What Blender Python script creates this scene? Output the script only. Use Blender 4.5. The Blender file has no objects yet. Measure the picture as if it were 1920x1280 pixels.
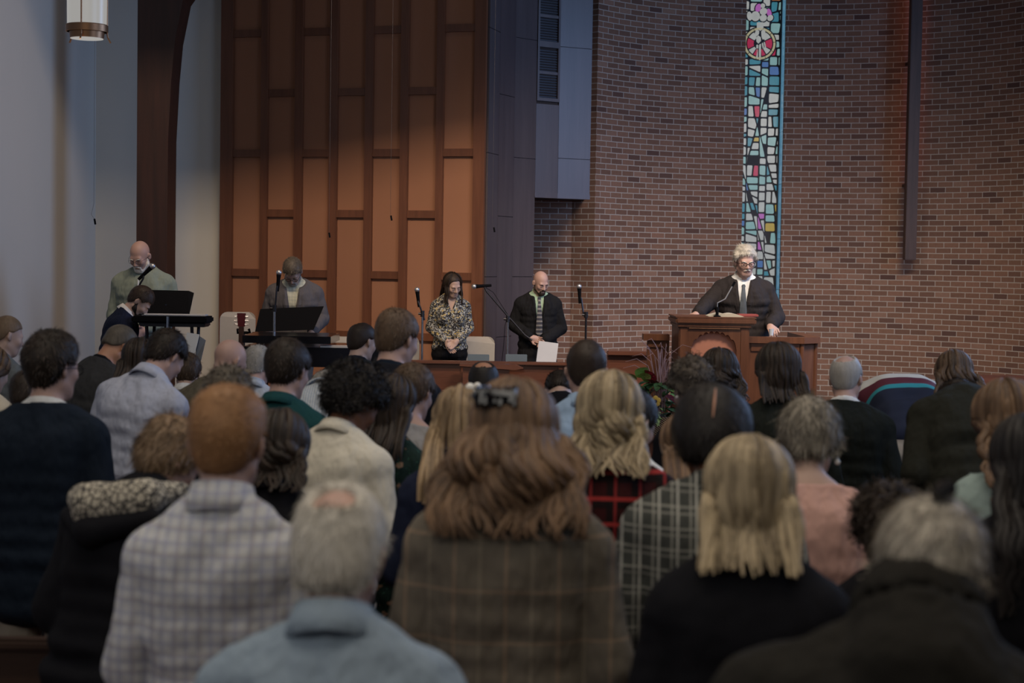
import bpy, bmesh, math, random
import numpy as np
from mathutils import Vector, Matrix
random.seed(7); np.random.seed(7)
SC = bpy.context.scene
COL = SC.collection
# ------------------------------------------------------------------ camera
FPX = 3200.0; CH = 2.05
_p = math.atan(150.0/FPX); _r = 0.016
_F = np.array([0, math.cos(_p), -math.sin(_p)])
_U0 = np.array([0, math.sin(_p), math.cos(_p)])
_X0 = np.array([1.0, 0, 0])
_R = math.cos(_r)*_X0 + math.sin(_r)*_U0
_U = -math.sin(_r)*_X0 + math.cos(_r)*_U0
def P(px, py, Y):
    """the place seen at pixel px,py of the photograph at distance Y down the nave"""
    d = _F*FPX + _R*(px-960) - _U*(py-640)
    return np.array([0, 0, CH]) + d*(Y/d[1])
cam_d = bpy.data.cameras.new('camera'); cam = bpy.data.objects.new('camera', cam_d); COL.objects.link(cam)
cam.matrix_world = Matrix(((_R[0], _U[0], -_F[0], 0), (_R[1], _U[1], -_F[1], 0), (_R[2], _U[2], -_F[2], CH), (0, 0, 0, 1)))
cam_d.sensor_width = 36; cam_d.lens = 36*FPX/1920; cam_d.clip_start = .1; cam_d.clip_end = 200
cam_d.dof.use_dof = True; cam_d.dof.focus_distance = 14.5; cam_d.dof.aperture_fstop = 3.3
SC.camera = cam
SC.view_settings.view_transform = 'Standard'; SC.view_settings.look = 'None'
SC.view_settings.exposure = 0; SC.view_settings.gamma = 1; SC.view_settings.use_curve_mapping = False
# ------------------------------------------------------------------ world and large lights
w = bpy.data.worlds.new('world'); SC.world = w; w.use_nodes = True
w.node_tree.nodes['Background'].inputs[0].default_value = (.85, .92, 1, 1)
w.node_tree.nodes['Background'].inputs[1].default_value = .055
def light(name, kind, loc, to, power, color, size=(1, 1), **kw):
    d = bpy.data.lights.new(name, kind); o = bpy.data.objects.new(name, d); COL.objects.link(o)
    o.location = loc; v = Vector(to)-Vector(loc)
    o.rotation_euler = v.to_track_quat('-Z', 'Y').to_euler()
    d.energy = power; d.color = color
    if kind == 'AREA': d.shape = 'RECTANGLE'; d.size, d.size_y = size
    for k, v in kw.items(): setattr(d, k, v)
    return o
light('nave_ceiling_light', 'AREA', (0, 5.0, 7.6), (0, 5.2, 0), 165, (1, .88, .74), (7, 8), spread=2.0)
light('rear_gallery_light', 'AREA', (0, -1.2, 5.2), (0, 6, 1.2), 21, (1, .93, .84), (6, 1.5), spread=1.6)  # added fill from behind the camera to lift the congregation's backs
light('daylight_right_window', 'AREA', (6.6, 14.6, 4.2), (-3, 14.2, 2.4), 270, (.36, .56, 1), (3.2, 3.8))
light('daylight_nave_window', 'AREA', (5.2, 7, 4.2), (-4.6, 12, 2.6), 105, (.48, .64, 1), (4, 2.6))
light('daylight_left_window', 'AREA', (-4.2, 2, 3.4), (1, 6, 1.4), 26, (.9, .93, 1), (3, 3))
light('stage_light', 'AREA', (-1.2, 11.8, 7.2), (-1.3, 17.8, 1.3), 82, (1, .76, .55), (3.5, .3), spread=1.5)
light('pulpit_light', 'AREA', (3.2, 10.5, 6.5), (3.2, 15.5, 1.6), 105, (1, .84, .7), (2.4, .9), spread=1.25)
light('apse_low_light', 'AREA', (1.6, 15.6, 4.6), (1.9, 20.6, .6), 19, (1, .84, .82), (1.2, .5), spread=1.5)
light('apse_right_light', 'AREA', (4.4, 15.6, 4.4), (4.4, 21, .6), 12, (1, .8, .6), (1.2, .5), spread=1.5)
light('lectern_spot', 'SPOT', (1.6, -1, 4.3), (2.05, 14.7, 1.8), 1000, (1, .9, .8), spot_size=.085, spot_blend=.9, shadow_soft_size=.15)  # added frontal fill for the preacher's face
light('singer_spot', 'SPOT', (-.8, -1, 4.4), (-.2, 17.0, 1.5), 900, (1, .88, .76), spot_size=.14, spot_blend=1.0, shadow_soft_size=.15)  # added frontal fill for the woman and the bald man on the platform
light('screen_top_light', 'AREA', (.6, 15.0, 7.2), (-1.2, 18.3, 5.0), 6, (1, .8, .5), (.8, .8))
# ------------------------------------------------------------------ materials
MATS = {}
class NT:
    def __init__(s, name):
        s.m = bpy.data.materials.new(name); s.m.use_nodes = True; s.t = s.m.node_tree; s.n = s.t.nodes
        s.b = s.n['Principled BSDF']; s._co = None
    def new(s, t, **kw):
        x = s.n.new(t)
        for k, v in kw.items(): setattr(x, k, v)
        return x
    def link(s, a, b): s.t.links.new(a, b)
    def co(s, kind='Object'):
        if s._co is None: s._co = s.new('ShaderNodeTexCoord')
        return s._co.outputs[kind]
    def mapped(s, kind='Object', scale=(1, 1, 1), rot=(0, 0, 0)):
        m = s.new('ShaderNodeMapping'); m.inputs['Scale'].default_value = scale; m.inputs['Rotation'].default_value = rot
        s.link(s.co(kind), m.inputs[0]); return m.outputs[0]
    def noise(s, scale, vec=None, detail=3, rough=.5, out=0):
        x = s.new('ShaderNodeTexNoise'); x.inputs['Scale'].default_value = scale; x.inputs['Detail'].default_value = detail
        x.inputs['Roughness'].default_value = rough
        s.link(vec if vec is not None else s.co(), x.inputs['Vector']); return x.outputs[out]
    def math(s, op, a, b=None, c=None):
        x = s.new('ShaderNodeMath', operation=op)
        for i, v in enumerate((a, b, c)):
            if v is None: continue
            if isinstance(v, (int, float)): x.inputs[i].default_value = v
            else: s.link(v, x.inputs[i])
        return x.outputs[0]
    def mix(s, f, a, b, blend='MIX'):
        x = s.new('ShaderNodeMix', data_type='RGBA', blend_type=blend)
        for i, v in ((0, f), (6, a), (7, b)):
            if isinstance(v, (int, float)): x.inputs[i].default_value = v
            elif isinstance(v, tuple): x.inputs[i].default_value = (*v[:3], 1)
            else: s.link(v, x.inputs[i])
        return x.outputs[2]
    def ramp(s, f, stops, interp='LINEAR'):
        x = s.new('ShaderNodeValToRGB'); x.color_ramp.interpolation = interp
        e = x.color_ramp.elements
        while len(e) < len(stops): e.new(.5)
        for i, (p, c) in enumerate(stops): e[i].position = p; e[i].color = (*c[:3], 1) if isinstance(c, tuple) else (c, c, c, 1)
        s.link(f, x.inputs[0]); return x.outputs[0]
    def sep(s, vec=None):
        x = s.new('ShaderNodeSeparateXYZ'); s.link(vec if vec is not None else s.co(), x.inputs[0]); return x.outputs
    def bump(s, h, strength=.3, dist=.01):
        x = s.new('ShaderNodeBump'); x.inputs['Strength'].default_value = strength; x.inputs['Distance'].default_value = dist
        s.link(h, x.inputs['Height']); s.link(x.outputs[0], s.b.inputs['Normal'])
    def fin(s, col=None, rough=.6, metal=0, sheen=0, spec=.5):
        if col is not None:
            if isinstance(col, tuple): s.b.inputs['Base Color'].default_value = (*col[:3], 1)
            else: s.link(col, s.b.inputs['Base Color'])
        if isinstance(rough, (int, float)): s.b.inputs['Roughness'].default_value = rough
        else: s.link(rough, s.b.inputs['Roughness'])
        s.b.inputs['Metallic'].default_value = metal
        s.b.inputs['Sheen Weight'].default_value = sheen
        s.b.inputs['Specular IOR Level'].default_value = spec
        return s.m
def sr(r, g, b):
    """sRGB 0-255 to linear"""
    return tuple((c/255/12.92 if c/255 <= .04045 else ((c/255+.055)/1.055)**2.4) for c in (r, g, b))
def m_plain(name, col, rough=.6, metal=0, var=.08, scale=6, bump=0, bscale=60, spec=.5):
    if name in MATS: return MATS[name]
    t = NT(name); n = t.noise(scale)
    c = t.mix(n, tuple(x*(1-var) for x in col), tuple(min(1, x*(1+var)) for x in col))
    if bump: t.bump(t.noise(bscale), bump, .004)
    MATS[name] = t.fin(c, rough, metal, 0, spec); return MATS[name]
def m_wood(name, c1, c2, rough=.35, scale=1.0, axis=2):
    if name in MATS: return MATS[name]
    t = NT(name); s = [14*scale]*3; s[axis] = .9*scale
    v = t.mapped(scale=tuple(s)); n = t.noise(1.6, v, 6, .6)
    g = t.noise(9, v, 4, .7)
    f = t.math('ADD', t.math('MULTIPLY', n, .7), t.math('MULTIPLY', g, .3))
    c = t.ramp(f, [(.3, c1), (.7, c2)])
    t.bump(g, .08, .002)
    MATS[name] = t.fin(c, rough, 0, 0, .4); return MATS[name]
def m_cloth(name, col, kind='plain', **k):
    """woven cloth; kinds: plain, plaid (bands), stripe, floral, hood"""
    if name in MATS: return MATS[name]
    t = NT(name); xyz = t.sep()
    n = t.noise(5, None, 3)
    c = t.mix(n, tuple(x*.88 for x in col), tuple(min(1, x*1.12) for x in col))
    def band(ax, period, width, off=0.0):
        a = t.math('FRACT', t.math('ADD', t.math('DIVIDE', xyz[ax], period), 10.0+off))
        return t.math('LESS_THAN', a, width)
    if kind == 'plaid':
        for (ax, per, wd, off, bc, op) in k['bands']:
            c = t.mix(t.math('MULTIPLY', band(ax, per, wd, off), op), c, bc)
    elif kind == 'floral':
        for (sc_, th, bc, seed) in k['flowers']:
            v = t.new('ShaderNodeTexVoronoi'); v.inputs['Scale'].default_value = sc_; v.inputs['Randomness'].default_value = 1
            mp = t.new('ShaderNodeMapping'); mp.inputs['Location'].default_value = (seed, seed*.7, seed*1.3)
            t.link(t.co(), mp.inputs[0])
            wv = t.mix(.06, mp.outputs[0], t.noise(sc_*1.3, mp.outputs[0], 2, .5, 1), 'ADD')
            t.link(wv, v.inputs['Vector'])
            c = t.mix(t.math('LESS_THAN', v.outputs['Distance'], th), c, bc)
    if k.get('heather'):
        c = t.mix(t.math('MULTIPLY', t.noise(320, None, 1), k['heather']), c, tuple(min(1, x*2.2+.03) for x in col))
    fold = t.noise(4.5, t.mapped(scale=(1.6, 1.6, .8)), 3, .55)
    wv = t.noise(380, None, 1)
    h = t.math('ADD', t.math('MULTIPLY', fold, 1.0), t.math('MULTIPLY', wv, .012))
    t.bump(h, k.get('fold', .8), .06)
    MATS[name] = t.fin(c, k.get('rough', .9), 0, .0, .12); return MATS[name]
def m_skin(name, col):
    if name in MATS: return MATS[name]
    t = NT(name); n = t.noise(9, None, 4)
    c = t.mix(n, tuple(x*v for x, v in zip(col, (.94, .88, .86))), tuple(min(1, x*v) for x, v in zip(col, (1.1, 1.02, 1))))
    t.bump(t.noise(140), .12, .002)
    MATS[name] = t.fin(c, .5, 0, 0, .35); return MATS[name]
def m_hair(name, c1, c2, sc_=70):
    if name in MATS: return MATS[name]
    t = NT(name)
    g = t.new('ShaderNodeNewGeometry')
    st = t.noise(sc_, t.mapped(scale=(1, 1, .16)), 4, .65)
    big = t.noise(9, None, 2)
    f = t.math('ADD', t.math('ADD', t.math('MULTIPLY', g.outputs['Random Per Island'], .42), t.math('MULTIPLY', st, .45)), t.math('MULTIPLY', big, .35))
    c = t.ramp(f, [(.3, c1), (.85, c2)])
    t.bump(st, .5, .004)
    MATS[name] = t.fin(c, .5, 0, 0, .22); return MATS[name]
def m_emit(name, col, strength=1.0):
    if name in MATS: return MATS[name]
    t = NT(name); n = t.noise(14, None, 2)
    c = t.mix(n, tuple(x*.82 for x in col), tuple(min(1, x*1.1) for x in col))
    t.link(c, t.b.inputs['Emission Color']); t.b.inputs['Emission Strength'].default_value = strength
    MATS[name] = t.fin((.02, .02, .02), .25); return MATS[name]
# ------------------------------------------------------------------ objects
def mk(name, verts, faces, mat=None, parent=None, smooth=False, uv=None, midx=None):
    me = bpy.data.meshes.new(name)
    verts = np.asarray(verts, dtype=np.float32)
    if isinstance(faces, np.ndarray):
        nf, k = faces.shape
        me.vertices.add(len(verts)); me.vertices.foreach_set('co', verts.ravel())
        me.loops.add(nf*k); me.loops.foreach_set('vertex_index', faces.ravel().astype(np.int32))
        me.polygons.add(nf); me.polygons.foreach_set('loop_start', np.arange(0, nf*k, k, dtype=np.int32))
        me.update(calc_edges=True)
    else:
        me.from_pydata(verts.tolist(), [], faces)
        me.update()
    if smooth: me.polygons.foreach_set('use_smooth', [True]*len(me.polygons))
    o = bpy.data.objects.new(name, me); COL.objects.link(o)
    for m in (mat if isinstance(mat, (list, tuple)) else [mat]):
        if m: me.materials.append(m)
    if midx is not None: me.polygons.foreach_set('material_index', np.asarray(midx, dtype=np.int32))
    if uv is not None:
        l = me.uv_layers.new(name='UVMap'); li = np.zeros(len(me.loops), dtype=np.int32); me.loops.foreach_get('vertex_index', li)
        l.data.foreach_set('uv', np.asarray(uv, dtype=np.float32)[li].ravel())
    if parent: o.parent = parent
    return o
def thing(name, label, cat, loc=(0, 0, 0), rotz=0, group=None):
    o = bpy.data.objects.new(name, None); COL.objects.link(o); o.location = loc; o.rotation_euler = (0, 0, rotz)
    o.empty_display_size = .1
    o['label'] = label; o['category'] = cat
    if group: o['group'] = group
    return o
def tag(o, label, cat, group=None):
    o['label'] = label; o['category'] = cat
    if group: o['group'] = group
    return o
def struct(o): o['kind'] = 'structure'; return o
class MB:
    """collects boxes, prisms and tubes for one mesh"""
    def __init__(s): s.v = []; s.f = []
    def add(s, v, f):
        o = len(s.v); s.v += [tuple(map(float, x)) for x in v]; s.f += [tuple(i+o for i in q) for q in f]; return s
    def box(s, x0, x1, y0, y1, z0, z1, bev=0):
        if bev > 0:
            b = min(bev, (x1-x0)/2.2, (y1-y0)/2.2, (z1-z0)/2.2)
            bm = bmesh.new(); bmesh.ops.create_cube(bm, size=1)
            for q in bm.verts: q.co = Vector((x0+(q.co.x+.5)*(x1-x0), y0+(q.co.y+.5)*(y1-y0), z0+(q.co.z+.5)*(z1-z0)))
            bmesh.ops.bevel(bm, geom=bm.edges[:], offset=b, segments=2, affect='EDGES')
            bm.verts.index_update()
            s.add([q.co[:] for q in bm.verts], [tuple(q.index for q in f.verts) for f in bm.faces]); bm.free(); return s
        return s.add([(x0, y0, z0), (x1, y0, z0), (x1, y1, z0), (x0, y1, z0), (x0, y0, z1), (x1, y0, z1), (x1, y1, z1), (x0, y1, z1)],
                     [(3, 2, 1, 0), (4, 5, 6, 7), (0, 1, 5, 4), (1, 2, 6, 5), (2, 3, 7, 6), (3, 0, 4, 7)])
    def tube(s, pts, r, n=8, cap=True):
        pts = [np.array(p, float) for p in pts]; m = len(pts)
        rr = r if isinstance(r, (list, tuple, np.ndarray)) else [r]*m
        vs = []; ref = None
        for i, p in enumerate(pts):
            t = pts[min(i+1, m-1)]-pts[max(i-1, 0)]; t = t/(np.linalg.norm(t)+1e-9)
            if ref is None:
                ref = np.array([1., 0, 0]) if abs(t[0]) < .8 else np.array([0, 1., 0])
            a = ref-t*np.dot(ref, t); a /= np.linalg.norm(a)+1e-9; ref = a; b = np.cross(t, a)
            for k in range(n):
                an = 2*math.pi*k/n; vs.append(p+rr[i]*(math.cos(an)*a+math.sin(an)*b))
        fs = [(i*n+k, i*n+(k+1) % n, (i+1)*n+(k+1) % n, (i+1)*n+k) for i in range(m-1) for k in range(n)]
        if cap: fs += [tuple(range(n-1, -1, -1)), tuple((m-1)*n+k for k in range(n))]
        return s.add(vs, fs)
    def lathe(s, prof, n=24, cx=0, cy=0):
        vs = [(cx+r*math.cos(2*math.pi*k/n), cy+r*math.sin(2*math.pi*k/n), z) for r, z in prof for k in range(n)]
        m = len(prof)
        fs = [(i*n+k, i*n+(k+1) % n, (i+1)*n+(k+1) % n, (i+1)*n+k) for i in range(m-1) for k in range(n)]
        fs += [tuple(range(n-1, -1, -1)), tuple((m-1)*n+k for k in range(n))]
        return s.add(vs, fs)
    def prism(s, poly, y0, y1):
        """polygon in x,z pushed from y0 to y1"""
        n = len(poly); vs = [(x, y0, z) for x, z in poly]+[(x, y1, z) for x, z in poly]
        return s.add(vs, [tuple(range(n)), tuple(range(2*n-1, n-1, -1))]+[(i+n, (i+1) % n+n, (i+1) % n, i) for i in range(n)])
    def hprism(s, poly, z0, z1):
        n = len(poly); vs = [(x, y, z0) for x, y in poly]+[(x, y, z1) for x, y in poly]
        return s.add(vs, [tuple(range(n-1, -1, -1)), tuple(range(n, 2*n))]+[(i, (i+1) % n, (i+1) % n+n, i+n) for i in range(n)])
    def sphere(s, c, r, n=12):
        bm = bmesh.new(); bmesh.ops.create_uvsphere(bm, u_segments=n, v_segments=max(6, n//2+2), radius=1)
        rr = r if isinstance(r, (tuple, list)) else (r, r, r); bm.verts.index_update()
        s.add([(c[0]+q.co.x*rr[0], c[1]+q.co.y*rr[1], c[2]+q.co.z*rr[2]) for q in bm.verts], [tuple(q.index for q in f.verts) for f in bm.faces]); bm.free(); return s
    def rot(s, M):
        s.v = [tuple(M @ Vector(v)) for v in s.v]; return s
    def build(s, name, mat, parent=None, smooth=False):
        o = mk(name, s.v, s.f, mat, parent)
        if smooth:
            me = o.data; me.polygons.foreach_set('use_smooth', [True]*len(me.polygons))
            try: me.set_sharp_from_angle(angle=math.radians(40))
            except Exception: pass
        return o
def frame_obj(o, origin, ang):
    """place a thing built in its own coordinates"""
    o.location = origin; o.rotation_euler = (0, 0, ang); return o
# ================================================================== the room
M_white = m_plain('painted_plaster', (.56, .55, .5), .9, 0, .03, 1.5, .05, 30)
M_carp = m_plain('carpet', (.09, .03, .03), .95, 0, .3, 40, .3, 300)
M_oakd = m_wood('dark_beam_wood', (.018, .008, .005), (.05, .018, .011), .45, .6)
M_frame = m_wood('screen_frame_wood', (.10, .037, .018), (.17, .066, .032), .4, .8)
M_case = m_wood('chancel_case_wood', (.054, .044, .048), (.08, .066, .07), .36, .5)
M_pul = m_wood('pulpit_wood', (.085, .032, .015), (.17, .068, .032), .35, 1)
M_rail = m_wood('rail_wood', (.075, .027, .014), (.145, .052, .028), .35, 1, 0)
M_pew = m_wood('pew_wood', (.022, .013, .009), (.05, .028, .018), .4, 1, 0)
M_cross = m_wood('cross_wood', (.05, .03, .024), (.095, .055, .045), .5, 1)
M_blk = m_plain('black_plastic', (.004, .004, .005), .8, spec=.08)
M_gloss = m_plain('black_gloss', (.006, .006, .008), .12)
M_metal = m_plain('chrome', (.55, .56, .6), .22, 1)
M_dmet = m_plain('dark_metal', (.03, .03, .035), .35, .8)
def m_fabricwall():
    t = NT('woven_wall_fabric'); xyz = t.sep()
    n = t.noise(260, t.mapped(scale=(1, 1, 1)), 2); b = t.noise(1.2, None, 2)
    c = t.mix(b, (.30, .15, .09), (.37, .185, .115)); c = t.mix(t.math('MULTIPLY', n, .5), c, (.27, .11, .05))
    t.bump(n, .3, .003); return t.fin(c, .95, 0, .1, .1)
M_fab = m_fabricwall()
def m_brick():
    t = NT('brick_wall'); b = t.new('ShaderNodeTexBrick')
    b.offset = .5; b.squash = 1
    b.inputs['Scale'].default_value = 1; b.inputs['Brick Width'].default_value = .203; b.inputs['Row Height'].default_value = .0677
    b.inputs['Mortar Size'].default_value = .0055; b.inputs['Mortar Smooth'].default_value = .25; b.inputs['Bias'].default_value = 0
    b.inputs['Color1'].default_value = (0, 0, 0, 1); b.inputs['Color2'].default_value = (1, 1, 1, 1); b.inputs['Mortar'].default_value = (.5, .5, .5, 1)
    uvw = t.mix(.004, t.co('UV'), t.noise(9, t.co('UV'), 2, .5, 1), 'ADD')
    t.link(uvw, b.inputs['Vector'])
    col = t.ramp(b.outputs['Color'], [(0, (.095, .062, .055)), (.1, (.18, .11, .08)), (.4, (.25, .148, .1)), (.7, (.29, .172, .115)), (.93, (.33, .19, .13)), (1, (.38, .25, .18))])
    n = t.noise(30, t.co('UV'), 4); col = t.mix(t.math('MULTIPLY', n, .5), col, tuple([.12, .055, .04]))
    big = t.noise(.8, t.co('UV'), 2)
    col = t.mix(t.math('MULTIPLY', big, .25), col, (.27, .14, .1))
    m = t.mix(n, (.42, .38, .33), (.55, .5, .44))
    c = t.mix(b.outputs['Fac'], col, m)
    h = t.math('ADD', t.math('MULTIPLY', t.math('SUBTRACT', 1.0, b.outputs['Fac']), 1.0), t.math('MULTIPLY', n, .3))
    t.bump(h, .7, .006)
    return t.fin(c, .85, 0, 0, .25)
M_brick = m_brick()
TOP = 8.2
struct(MB().box(-4.75, 6.6, -1.5, 13.0, -.15, 0).build('floor', M_carp))
struct(MB().box(-4.62, 6.4, 13.0, 15.0, -.1, .18).box(-4.62, 6.4, 15.0, 21.0, -.1, .35).build('floor_platform', M_carp))
# side wall of the nave and the plaster wall behind the arch
struct(MB().box(-4.75, -4.6, -1.5, 18.95, 0, TOP).build('wall_left', M_white))
xs = P(415, 500, 18.8)[0]
struct(MB().box(-4.6, xs+.1, 18.8, 18.95, .2, TOP).build('wall_back', M_white))
struct(MB().box(-4.6, -4.58, -1.5, 16.8, 0, .12).build('baseboard_left', M_oakd))
struct(MB().box(-4.75, 6.6, -1.5, 21.5, TOP, TOP+.1).build('ceiling', m_plain('ceiling_boards', (.3, .24, .18), .8)))
struct(MB().box(6.35, 6.5, 17.5, 21.2, 0, TOP).build('wall_right', M_white))
# laminated timber arch, its leg at left, the haunch turning inward above the frame
prof = [(313, 640), (313, 480), (315, 262), (321, 150), (328, 75), (343, 0)]
inner = [(P(px, py, 16.9)[0], P(px, py, 16.9)[2]) for px, py in prof]
inner = [(inner[0][0], .2)]+inner
x0, z0 = inner[-1]
for k in range(1, 9):
    a = k/8; inner.append((x0+.10+2.9*a**1.35*1.0, z0+.42*k - .03*k*k))
outer = [(-3.73, .2), (-3.73, 5.2), (-3.6, 6.0), (-3.0, 7.2), (-.9, 8.1)]
struct(MB().prism([*inner, *outer[::-1]], 16.9, 17.32).build('trim_1', M_oakd))
# unseen blockers added above the frame to shade the wall tops from stage lights
struct(MB().box(-3.3, .5, 13.95, 14.1, 5.8, TOP).build('trim_2', M_oakd)); struct(MB().box(.5, 6.5, 13.95, 14.1, 5.45, TOP).build('trim_3', M_oakd))
# wooden screen with fabric panels
def lerp(a, b, t): return a+(b-a)*t
sx0, sy0 = P(415, 500, 18.7)[:2]; sx1, sy1 = P(908, 500, 17.8)[:2]
SL = math.hypot(sx1-sx0, sy1-sy0); SANG = math.atan2(sy1-sy0, sx1-sx0)
scr = thing('panelled_screen', 'tall brown wooden screen of fabric panels in staggered frames behind the singers', 'wall screen', (sx0, sy0, 0), SANG)
def u_at(px):   # distance along the screen seen at column px
    # ray X = k*Y ; screen (sx0+u cos, sy0+u sin)
    k = P(px, 488, 1)[0]; return (k*sy0-sx0)/(math.cos(SANG)-k*math.sin(SANG))
edges = [(415, 437), (490, 502), (553, 567), (617, 632), (684, 698), (750, 764), (817, 830), (887, 908)]
for a, b in edges:
    MB().box(u_at(a), u_at(b), -.05, .05, .35, TOP).build('mullion', M_frame, scr)
RA = [.6, 1.885, 3.175, 4.465, 5.755]; RB = [1.24, 2.53, 3.82, 5.11, 6.4]
for i in range(7):
    ua, ub = u_at(edges[i][1]), u_at(edges[i+1][0])
    R = RA if i % 2 == 0 else RB
    for z in R: MB().box(ua, ub, -.035, .05, z-.04, z+.04).build('rail', M_frame, scr)
    zs = [.35]+R+[TOP]
    for z_a, z_b in zip(zs[:-1], zs[1:]):
        MB().box(ua-.002, ub+.002, 0, .03, z_a, z_b, 0).build('fabric_panel', M_fab, scr)
# curved wooden casework between the screen and the brick
cpt = [P(px, 488, Y)[:2] for px, Y in ((909, 17.8), (929, 18.18), (958, 18.55), (998.6, 18.81), (1041.5, 19.0), (1102, 19.2))]
M_gap = m_plain('joint_shadow_gap', (.02, .015, .015), .9)
cs = MB()
for i in range(3):
    a_, b_ = cpt[i], cpt[i+1]; d_ = (b_-a_)/np.linalg.norm(b_-a_); n_ = np.array([-d_[1], d_[0]])*.1
    cs.hprism([tuple(a_), tuple(b_), tuple(b_+n_), tuple(a_+n_)], .35, TOP)
cs = struct(cs.build('wall_chancel', M_gap))
def facet(i, z_a, z_b, mat, name='wall_panel', inset=.003, out=.018, u0=0, u1=1):
    a, b = cpt[i], cpt[i+1]; d = (b-a)/np.linalg.norm(b-a); nrm = np.array([d[1], -d[0]]); L = np.linalg.norm(b-a)
    a2 = a+d*(inset+u0*L); b2 = a+d*(u1*L-inset)
    q = [a2+nrm*out, b2+nrm*out, b2-nrm*.01, a2-nrm*.01]
    return MB().hprism([tuple(x) for x in q], z_a+inset, z_b-inset).build(name, mat, cs)
for i in range(3):
    zs = [.35]+(RA if i % 2 == 0 else RB)+[TOP]
    for a, b in zip(zs[:-1], zs[1:]): facet(i, a, b, M_case)
zb = P(1040, 365, 19.0)[2]
c3, c4, c5 = cpt[3], cpt[4], cpt[5]
ob = struct(MB().hprism([tuple(c3), tuple(c4), tuple(c5), (c5[0], 20.9), (c3[0], 20.9)], zb, TOP).build('wall_organ_chamber', M_gap))
cs = ob
zl0 = P(1020, 190, 18.9)[2]; zl1 = P(1020, 84, 18.9)[2]
facet(3, zb, zl0-.03, M_case)
for a, b in ((zl0, zl1), (zl1, zl1+(zl1-zl0)), (zl1+(zl1-zl0), TOP)):
    if b > 6: facet(3, a, b, M_case); continue
    # louvred opening
    A, B = cpt[3], cpt[4]; d = (B-A)/np.linalg.norm(B-A); nr = np.array([d[1], -d[0]]); L = np.linalg.norm(B-A)
    m = MB()
    def q3(u0, u1, o0, o1, za, zb_): m.hprism([tuple(A+d*u0+nr*o0), tuple(A+d*u1+nr*o0), tuple(A+d*u1+nr*o1), tuple(A+d*u0+nr*o1)][::1], za, zb_)
    q3(.004, .03, .03, 0, a, b); q3(L-.03, L-.004, .03, 0, a, b); q3(.03, L-.03, .03, 0, a, a+.035); q3(.03, L-.03, .03, 0, b-.03, b)
    q3(.03, L-.03, .024, 0, (a+b)/2-.015, (a+b)/2+.015)
    m.build('louvre_frame', M_case, ob)
    m = MB(); n = int((b-a-.07)/.028)
    for k in range(n): q3(.03, L-.03, .012, .004, a+.04+k*.028, a+.054+k*.028)
    o = m.build('louvre_slats', M_dmet, ob)
facet(4, zb, P(1070, 298, 19.1)[2], M_case); facet(4, P(1070, 298, 19.1)[2], P(1070, 90, 19.1)[2], M_case); facet(4, P(1070, 90, 19.1)[2], TOP, M_case)
q = [tuple(c3), tuple(c4), tuple(c5)]; off = np.array([.35, -.9])*.03
MB().hprism([tuple(c3+off), tuple(c4+off), tuple(c5+off), (c5[0], c5[1]+.05), (c3[0], c3[1]+.1)], zb-.04, zb+.015).build('trim_edge', M_case, ob)
# brick: recess under the chamber and the curved apse with a slot for the window
def brick_strip(name, pts, z_a, z_b, thick=.22, u_off=0):
    pts = [np.array(p, float) for p in pts]; n = len(pts); s = [u_off]
    for i in range(1, n): s.append(s[-1]+np.linalg.norm(pts[i]-pts[i-1]))
    back = []
    for i in range(n):
        d = pts[min(i+1, n-1)]-pts[max(i-1, 0)]; d /= np.linalg.norm(d); back.append(pts[i]+np.array([-d[1], d[0]])*thick)
    V = []; UV = []
    for i in range(n):
        V += [(*pts[i], z_a), (*pts[i], z_b)]; UV += [(s[i], z_a), (s[i], z_b)]
    for i in range(n):
        V += [(*back[i], z_a), (*back[i], z_b)]; UV += [(s[i], z_a), (s[i], z_b)]
    F = [(2*i, 2*i+2, 2*i+3, 2*i+1) for i in range(n-1)]
    m = 2*n
    F += [(m+2*i+1, m+2*i+3, m+2*i+2, m+2*i) for i in range(n-1)]
    b = len(V)   # ends with own uv
    for e in (0, n-1):
        V += [(*pts[e], z_a), (*pts[e], z_b), (*back[e], z_a), (*back[e], z_b)]
        UV += [(0, z_a), (0, z_b), (thick, z_a), (thick, z_b)]
    F += [(b, b+1, b+3, b+2), (b+6, b+7, b+5, b+4)]
    F += [(2*i+1, 2*i+3, m+2*i+3, m+2*i+1) for i in range(n-1)]
    return struct(mk(name, V, F, M_brick, None, False, UV))
xr0 = P(990, 490, 20.9)[0]; 
ACX, ACY, AR = 3.36, 18.72, 3.0
a_start = math.atan2(20.62-ACY, 0.86-ACX)
Xl = P(1391, 400, 21.7)[0]; Xr = P(1466, 400, 21.7)[0]
aL = math.acos((Xl-ACX)/AR); aR = math.acos((Xr-ACX)/AR)
def arc(a0, a1, n): return [(ACX+AR*math.cos(a0+(a1-a0)*i/n), ACY+AR*math.sin(a0+(a1-a0)*i/n)) for i in range(n+1)]
brick_strip('wall_recess', [(xr0-.25, 20.75), (P(1098, 490, 20.75)[0]+.02, 20.75)], .2, zb+.2)
brick_strip('wall_apse_left', arc(a_start, aL, 20), .2, TOP, .34)
brick_strip('wall_apse_right', arc(aR, -.02, 30), .2, TOP, .34, .07)
yb = ACY+math.sqrt(AR*AR-(Xr-ACX)**2)
brick_strip('wall_apse_sill', [(Xl, yb), (Xr, yb)], .2, 1.25, .3)
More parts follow.
